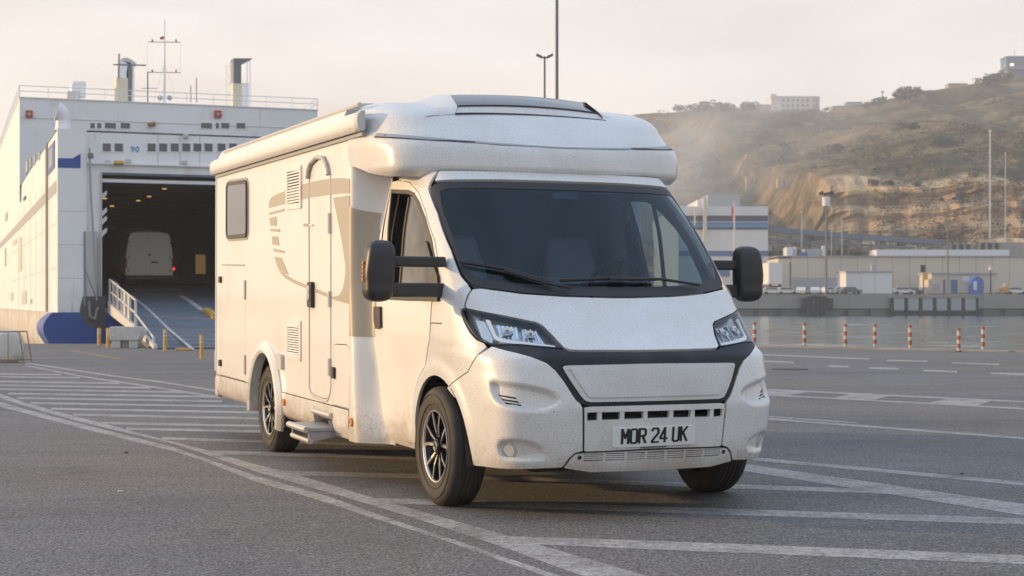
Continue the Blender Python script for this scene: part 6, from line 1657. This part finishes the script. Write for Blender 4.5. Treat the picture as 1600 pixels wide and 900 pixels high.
L(mf_.outputs[2], b_.inputs['Base Color']); b_.inputs['Roughness'].default_value = .95; b_.inputs['Specular IOR Level'].default_value = .1
me = bpy.data.meshes.new('hill'); me.from_pydata(V, [], fs); me.attributes.new('rock', 'FLOAT', 'POINT').data.foreach_set('value', RK); hill = link_mesh('hill', me, m); tag(hill, kind='structure')
from mathutils.bvhtree import BVHTree
BV = BVHTree.FromPolygons(V, fs)
def on_hill(u, v):
    d = Vector(((u - 800) / F, 1, -(v - VH) / F)).normalized(); h_ = BV.ray_cast(Vector((0, 0, HC)) + d * 300, d); return h_[0]
def ground_z(x, y):
    h_ = BV.ray_cast(Vector((x, y, 400)), Vector((0, 0, -1))); return h_[0].z if h_[0] else 0

# shrubs: clumps of small leaf faces
M['shrub'] = pm('dark_shrub_leaves', (.045, .052, .026), .8, var=.4, vscale=.6)
def clump(n, seed):
    rn = random.Random(seed); v, f = [], []
    lobes = [(rn.uniform(-.55, .55), rn.uniform(-.5, .5), rn.uniform(.25, .75), rn.uniform(.3, .5)) for _ in range(6)]
    for _ in range(n):
        lx, ly, lz, lr = rn.choice(lobes); d = Vector((rn.gauss(0, 1), rn.gauss(0, 1), rn.gauss(0, 1))).normalized() * lr * rn.uniform(.6, 1.05)
        c = Vector((lx, ly, lz)) + d; c.z = max(.02, c.z)
        a = Vector((rn.gauss(0, 1), rn.gauss(0, 1), rn.gauss(0, .6))).normalized() * rn.uniform(.07, .15); e = a.orthogonal().normalized() * rn.uniform(.05, .10)
        k = len(v); v += [tuple(c - a), tuple(c + e), tuple(c + a), tuple(c - e)]; f.append((k, k + 1, k + 2, k + 3))
    return v, f
cm = []
for s in range(4):
    v, f = clump(260, s); me = bpy.data.meshes.new('crown'); me.from_pydata(v, [], f); me.materials.append(M['shrub']); cm.append(me)
M['trunk'] = pm('shrub_stem', (.09, .07, .05), .9)
tm = MB().cyl((0, 0, -.3), (0, 0, .55), .07, .03, n=6).build('trunk', M['trunk']); tme = tm.data; bpy.data.objects.remove(tm)
bush_px = [(1062, 172, 5, 'at the left end of the ridge beside the motorhome roof'), (1085, 171, 4.5, 'on the ridge left of the low tan hut'), (1112, 170, 7, 'on the ridge just right of the low tan hut'), (1140, 171, 5, 'on the ridge between the tan hut and the white block'), (1165, 171, 6, 'on the ridge just left of the white block'),
           (1296, 171, 3, 'on the ridge right of the white block'), (1356, 163, 4, 'on the ridge right of the flat shed'), (1374, 160, 5, 'on the ridge below the thin aerial'), (1405, 156, 8, 'dense, on the ridge at the start of the long walls'), (1430, 152, 8, 'dense, on the ridge amid the long walls'), (1451, 150, 5, 'small, on the ridge under the stepped walls'),
           (1536, 131, 6, 'on the ridge right of the stepped walls'), (1553, 128, 6, 'on the ridge left of the blue tower'), (1566, 126, 7, 'at the foot of the blue tower'), (1420, 200, 6, 'on the slope under the long walls'), (1475, 225, 7, 'halfway up the slope at the right'), (1470, 222, 5, 'small, beside a bigger shrub halfway up the right slope'), (1300, 235, 6, 'on the slope below the white block'),
           (1390, 312, 4, 'on the cliff ledge left of centre'), (1365, 310, 4, 'on the cliff ledge at its left end'), (1435, 312, 4, 'on the cliff ledge in its middle'), (1500, 308, 5, 'on the cliff ledge at the right')]
for i, (u, v, s, lab) in enumerate(bush_px):
    p = on_hill(u, v + 4)
    if p is None:
        Y = 800; x = (u - 800) / F * Y; p = Vector((x, Y, ground_z(x, Y)))
    s *= p.y / 800 if p.y < 500 else 1
    z = ground_z(p.x, p.y)
    o = thing('shrub', 'dark green shrub ' + lab, 'shrub', (p.x, p.y, z - .2), rz=i * 1.3, group='shrubs on the hill'); o.scale = (s * 1.15, s, s * .8)
    for nm, me in (('crown', cm[i % 4]), ('trunk', tme)): link_mesh(nm, me, None, o)
rn = random.Random(3); v_, f_ = [], []
cl = [clump(22, 50 + k) for k in range(5)]
for k in range(5200):
    u, v = rn.uniform(1000, 1700), rn.uniform(150, 400) ; 
    p = on_hill(u, v)
    if p is None or noise.noise(Vector((p.x / 40, p.y / 60, 1))) < -.12: continue
    s = (rn.uniform(.4, 1.3) if k % 4 else rn.uniform(1.3, 2.2)) * (1 + p.y / 900); c = cl[k % 5]; b0 = len(v_); a = rn.uniform(0, 6)
    v_ += [(p.x + s * (q[0] * math.cos(a) - q[1] * math.sin(a)), p.y + s * (q[0] * math.sin(a) + q[1] * math.cos(a)), p.z + s * q[2] * .7 - .1) for q in c[0]]; f_ += [tuple(b0 + i for i in q) for q in c[1]]
me = bpy.data.meshes.new('scrub'); me.from_pydata(v_, [], f_); tag(link_mesh('scrub', me, M['shrub']), kind='stuff')
# buildings on the ridge
M['rwhite'] = pm('ridge_white_wall', (.62, .61, .60), .7); M['rtan'] = pm('ridge_tan_wall', (.42, .33, .23), .8, var=.15, vscale=.1); M['rblue'] = pm('ridge_blue_wall', (.10, .17, .30), .6); M['rwin'] = pm('ridge_window', (.10, .13, .17), .3)
def R_(name, label, cat, u, Y=806):
    x = (u - 800) / F * Y; return thing(name, label, cat, (x, Y, 0))
def rbx(nm, o, u0, u1, v0, v1, Y, d, m): 
    a, c = at(u0, v1, Y), at(u1, v0, Y); return MB().box(a.x - o.location.x, c.x - o.location.x, Y - o.location.y, Y + d - o.location.y, a.z, c.z).build(nm, m, o)
o = R_('white_block', 'white three storey block with rows of windows on the hilltop', 'building', 1243, 790)
rbx('wall', o, 1205, 1280.5, 151, 182, 790, 14, M['rwhite']); rbx('stair_tower', o, 1204.5, 1213, 146.5, 151, 791, 6, M['rwhite']); rbx('annex', o, 1172, 1204.6, 163, 180, 792, 8, M['fgrey']); rbx('end_wall', o, 1270, 1280.8, 151.3, 182, 789.7, .4, M['fgrey'])
rbx('roof_edge', o, 1204.5, 1281, 150, 151.2, 789.5, 15, M['rwhite'])
for r0 in (154.5, 162.5, 170):
    for k in range(7): 
        u = 1222 + k * 7.6 if k < 6 else 1274; rbx('window', o, u, u + 4, r0, r0 + 4, 789.6 if k < 6 else 789.4, .3, M['rwin'])
o = R_('blue_tower', 'blue lookout tower with a lit window at the top right of the hill', 'tower', 1590, 800)
rbx('cabin', o, 1573, 1612, 88.5, 106, 800, 10, M['rblue']); rbx('base', o, 1578, 1612, 107.5, 128, 801, 8, M['rblue']); rbx('balcony', o, 1569, 1612, 106, 107.4, 799, 11, M['fgrey']); rbx('leg', o, 1571, 1574, 96, 130, 799.5, 1, M['fgrey'])
rbx('lit_window', o, 1578.5, 1584, 99, 103, 799.8, .3, pm('lit_tower_window', (1, .85, .6), .5, emis=(1, .82, .55), estr=1.6)); rbx('window_strip', o, 1586, 1611, 96, 102, 799.8, .3, M['rwin']); rbx('aerial', o, 1585, 1585.6, 78, 88.4, 802, .3, M['fpole'])
rbx('cabin_roof', o, 1572, 1613, 87.3, 88.4, 799.5, 11, M['fgrey'])
for u0, u1, v0, v1, nm, lab, mm, cat in ((1095, 1111, 165, 174, 'tan_hut', 'low tan hut on the ridge near the motorhome roof', 'rtan', 'hut'), (1323, 1347, 160, 169, 'flat_shed', 'flat grey shed with a pale front on the ridge', 'fgrey', 'shed'), (1303, 1323, 166, 172, 'ridge_wall', 'short tan wall on the ridge left of the flat shed', 'rtan', 'wall'),
                                     (1410, 1440, 151, 158, 'ridge_wall', 'tan wall on the ridge, lowest of the stepped walls', 'rtan', 'wall'), (1440, 1482, 142, 153, 'ridge_wall', 'tan wall on the ridge, middle of the stepped walls', 'rtan', 'wall'), (1482, 1512, 131, 146, 'ridge_wall', 'tan building wall on the ridge, highest of the stepped walls', 'rtan', 'wall')):
    o = R_(nm, lab, cat, (u0 + u1) / 2, 798); rbx('wall', o, u0, u1, v0, v1 + 4, 798, 6, M[mm]); rbx('coping', o, u0 - .4, u1 + .4, v0 - 1, v0, 797.7, 6.6, M['fgrey'])
o = R_('thin_aerial', 'thin aerial on the ridge between the shrubs', 'aerial', 1379, 800); rbx('pole', o, 1378.6, 1379.4, 143, 164, 800, .3, M['fpole']); rbx('head', o, 1377, 1381, 142, 145, 800, .5, M['fpole'])
for u0, u1, v0, v1, lab in ((1166, 1184, 276, 294, 'pale gate posts on the hillside above the striped ship'), (1215, 1248, 279, 291, 'pale ruined wall on the hillside right of the gate posts')):
    p = on_hill((u0 + u1) / 2, v1) or Vector(((u0 + u1) / 2 / F * 420 - 800 / F * 420, 420, 30)); o = R_('hillside_ruin', lab, 'ruin', (u0 + u1) / 2, p.y - 2)
    for k in range(3): q = u0 + (u1 - u0) * k / 3; rbx('pillar', o, q, q + (u1 - u0) * (.10 if u1 < 1200 else .30), v0 + k, v1 + 3, p.y - 2, 2, M['rtan'])
    rbx('rail', o, u0, u1, v1 - 3, v1 + 2, p.y - 1.5, .6, M['rtan'])

# ================================================================== air
def vol(name, col, dens, aniso=.3):
    m = bpy.data.materials.new(name); m.use_nodes = True; t = m.node_tree; t.nodes.clear()
    o = N(t, 'ShaderNodeOutputMaterial'); v = N(t, 'ShaderNodeVolumePrincipled'); v.inputs['Color'].default_value = (*col, 1); v.inputs['Density'].default_value = dens; v.inputs['Anisotropy'].default_value = aniso
    t.links.new(v.outputs[0], o.inputs['Volume']); return m, t, v
hm, _, _ = vol('haze_air', (.985, .975, .97), .0005)
hz = MB().box(-400, 600, -60, 1100, -4.2, 165).build('haze', hm); tag(hz, kind='stuff')

# drifting smoke in the hollow at the foot of the hill
sm, t, v = vol('drifting_smoke', (.995, .99, .985), .0)
tcn = N(t, 'ShaderNodeTexCoord'); gr_ = N(t, 'ShaderNodeTexGradient', gradient_type='SPHERICAL'); t.links.new(tcn.outputs['Object'], gr_.inputs[0])
n1 = N(t, 'ShaderNodeTexNoise'); n1.inputs['Scale'].default_value = 2.6; n1.inputs['Detail'].default_value = 4; n1.inputs['Distortion'].default_value = .6; t.links.new(tcn.outputs['Object'], n1.inputs[0])
r1 = N(t, 'ShaderNodeMapRange'); t.links.new(n1.outputs[0], r1.inputs[0]); r1.inputs[1].default_value = .36; r1.inputs[2].default_value = .68
q1 = N(t, 'ShaderNodeMath', operation='POWER'); t.links.new(gr_.outputs['Fac'], q1.inputs[0]); q1.inputs[1].default_value = 1.4
q2 = N(t, 'ShaderNodeMath', operation='MULTIPLY'); t.links.new(q1.outputs[0], q2.inputs[0]); t.links.new(r1.outputs[0], q2.inputs[1])
q3 = N(t, 'ShaderNodeMath', operation='MULTIPLY'); t.links.new(q2.outputs[0], q3.inputs[0]); q3.inputs[1].default_value = .030
t.links.new(q3.outputs[0], v.inputs['Density'])
bm = bmesh.new(); bmesh.ops.create_icosphere(bm, subdivisions=3, radius=1); me = bpy.data.meshes.new('smoke'); bm.to_mesh(me); bm.free()
so_ = link_mesh('smoke', me, sm); c = at(1060, 250, 352); so_.location = c; so_.scale = (62, 40, 22); so_.rotation_euler = (0, R(-18), 0)
tag(so_, kind='stuff')
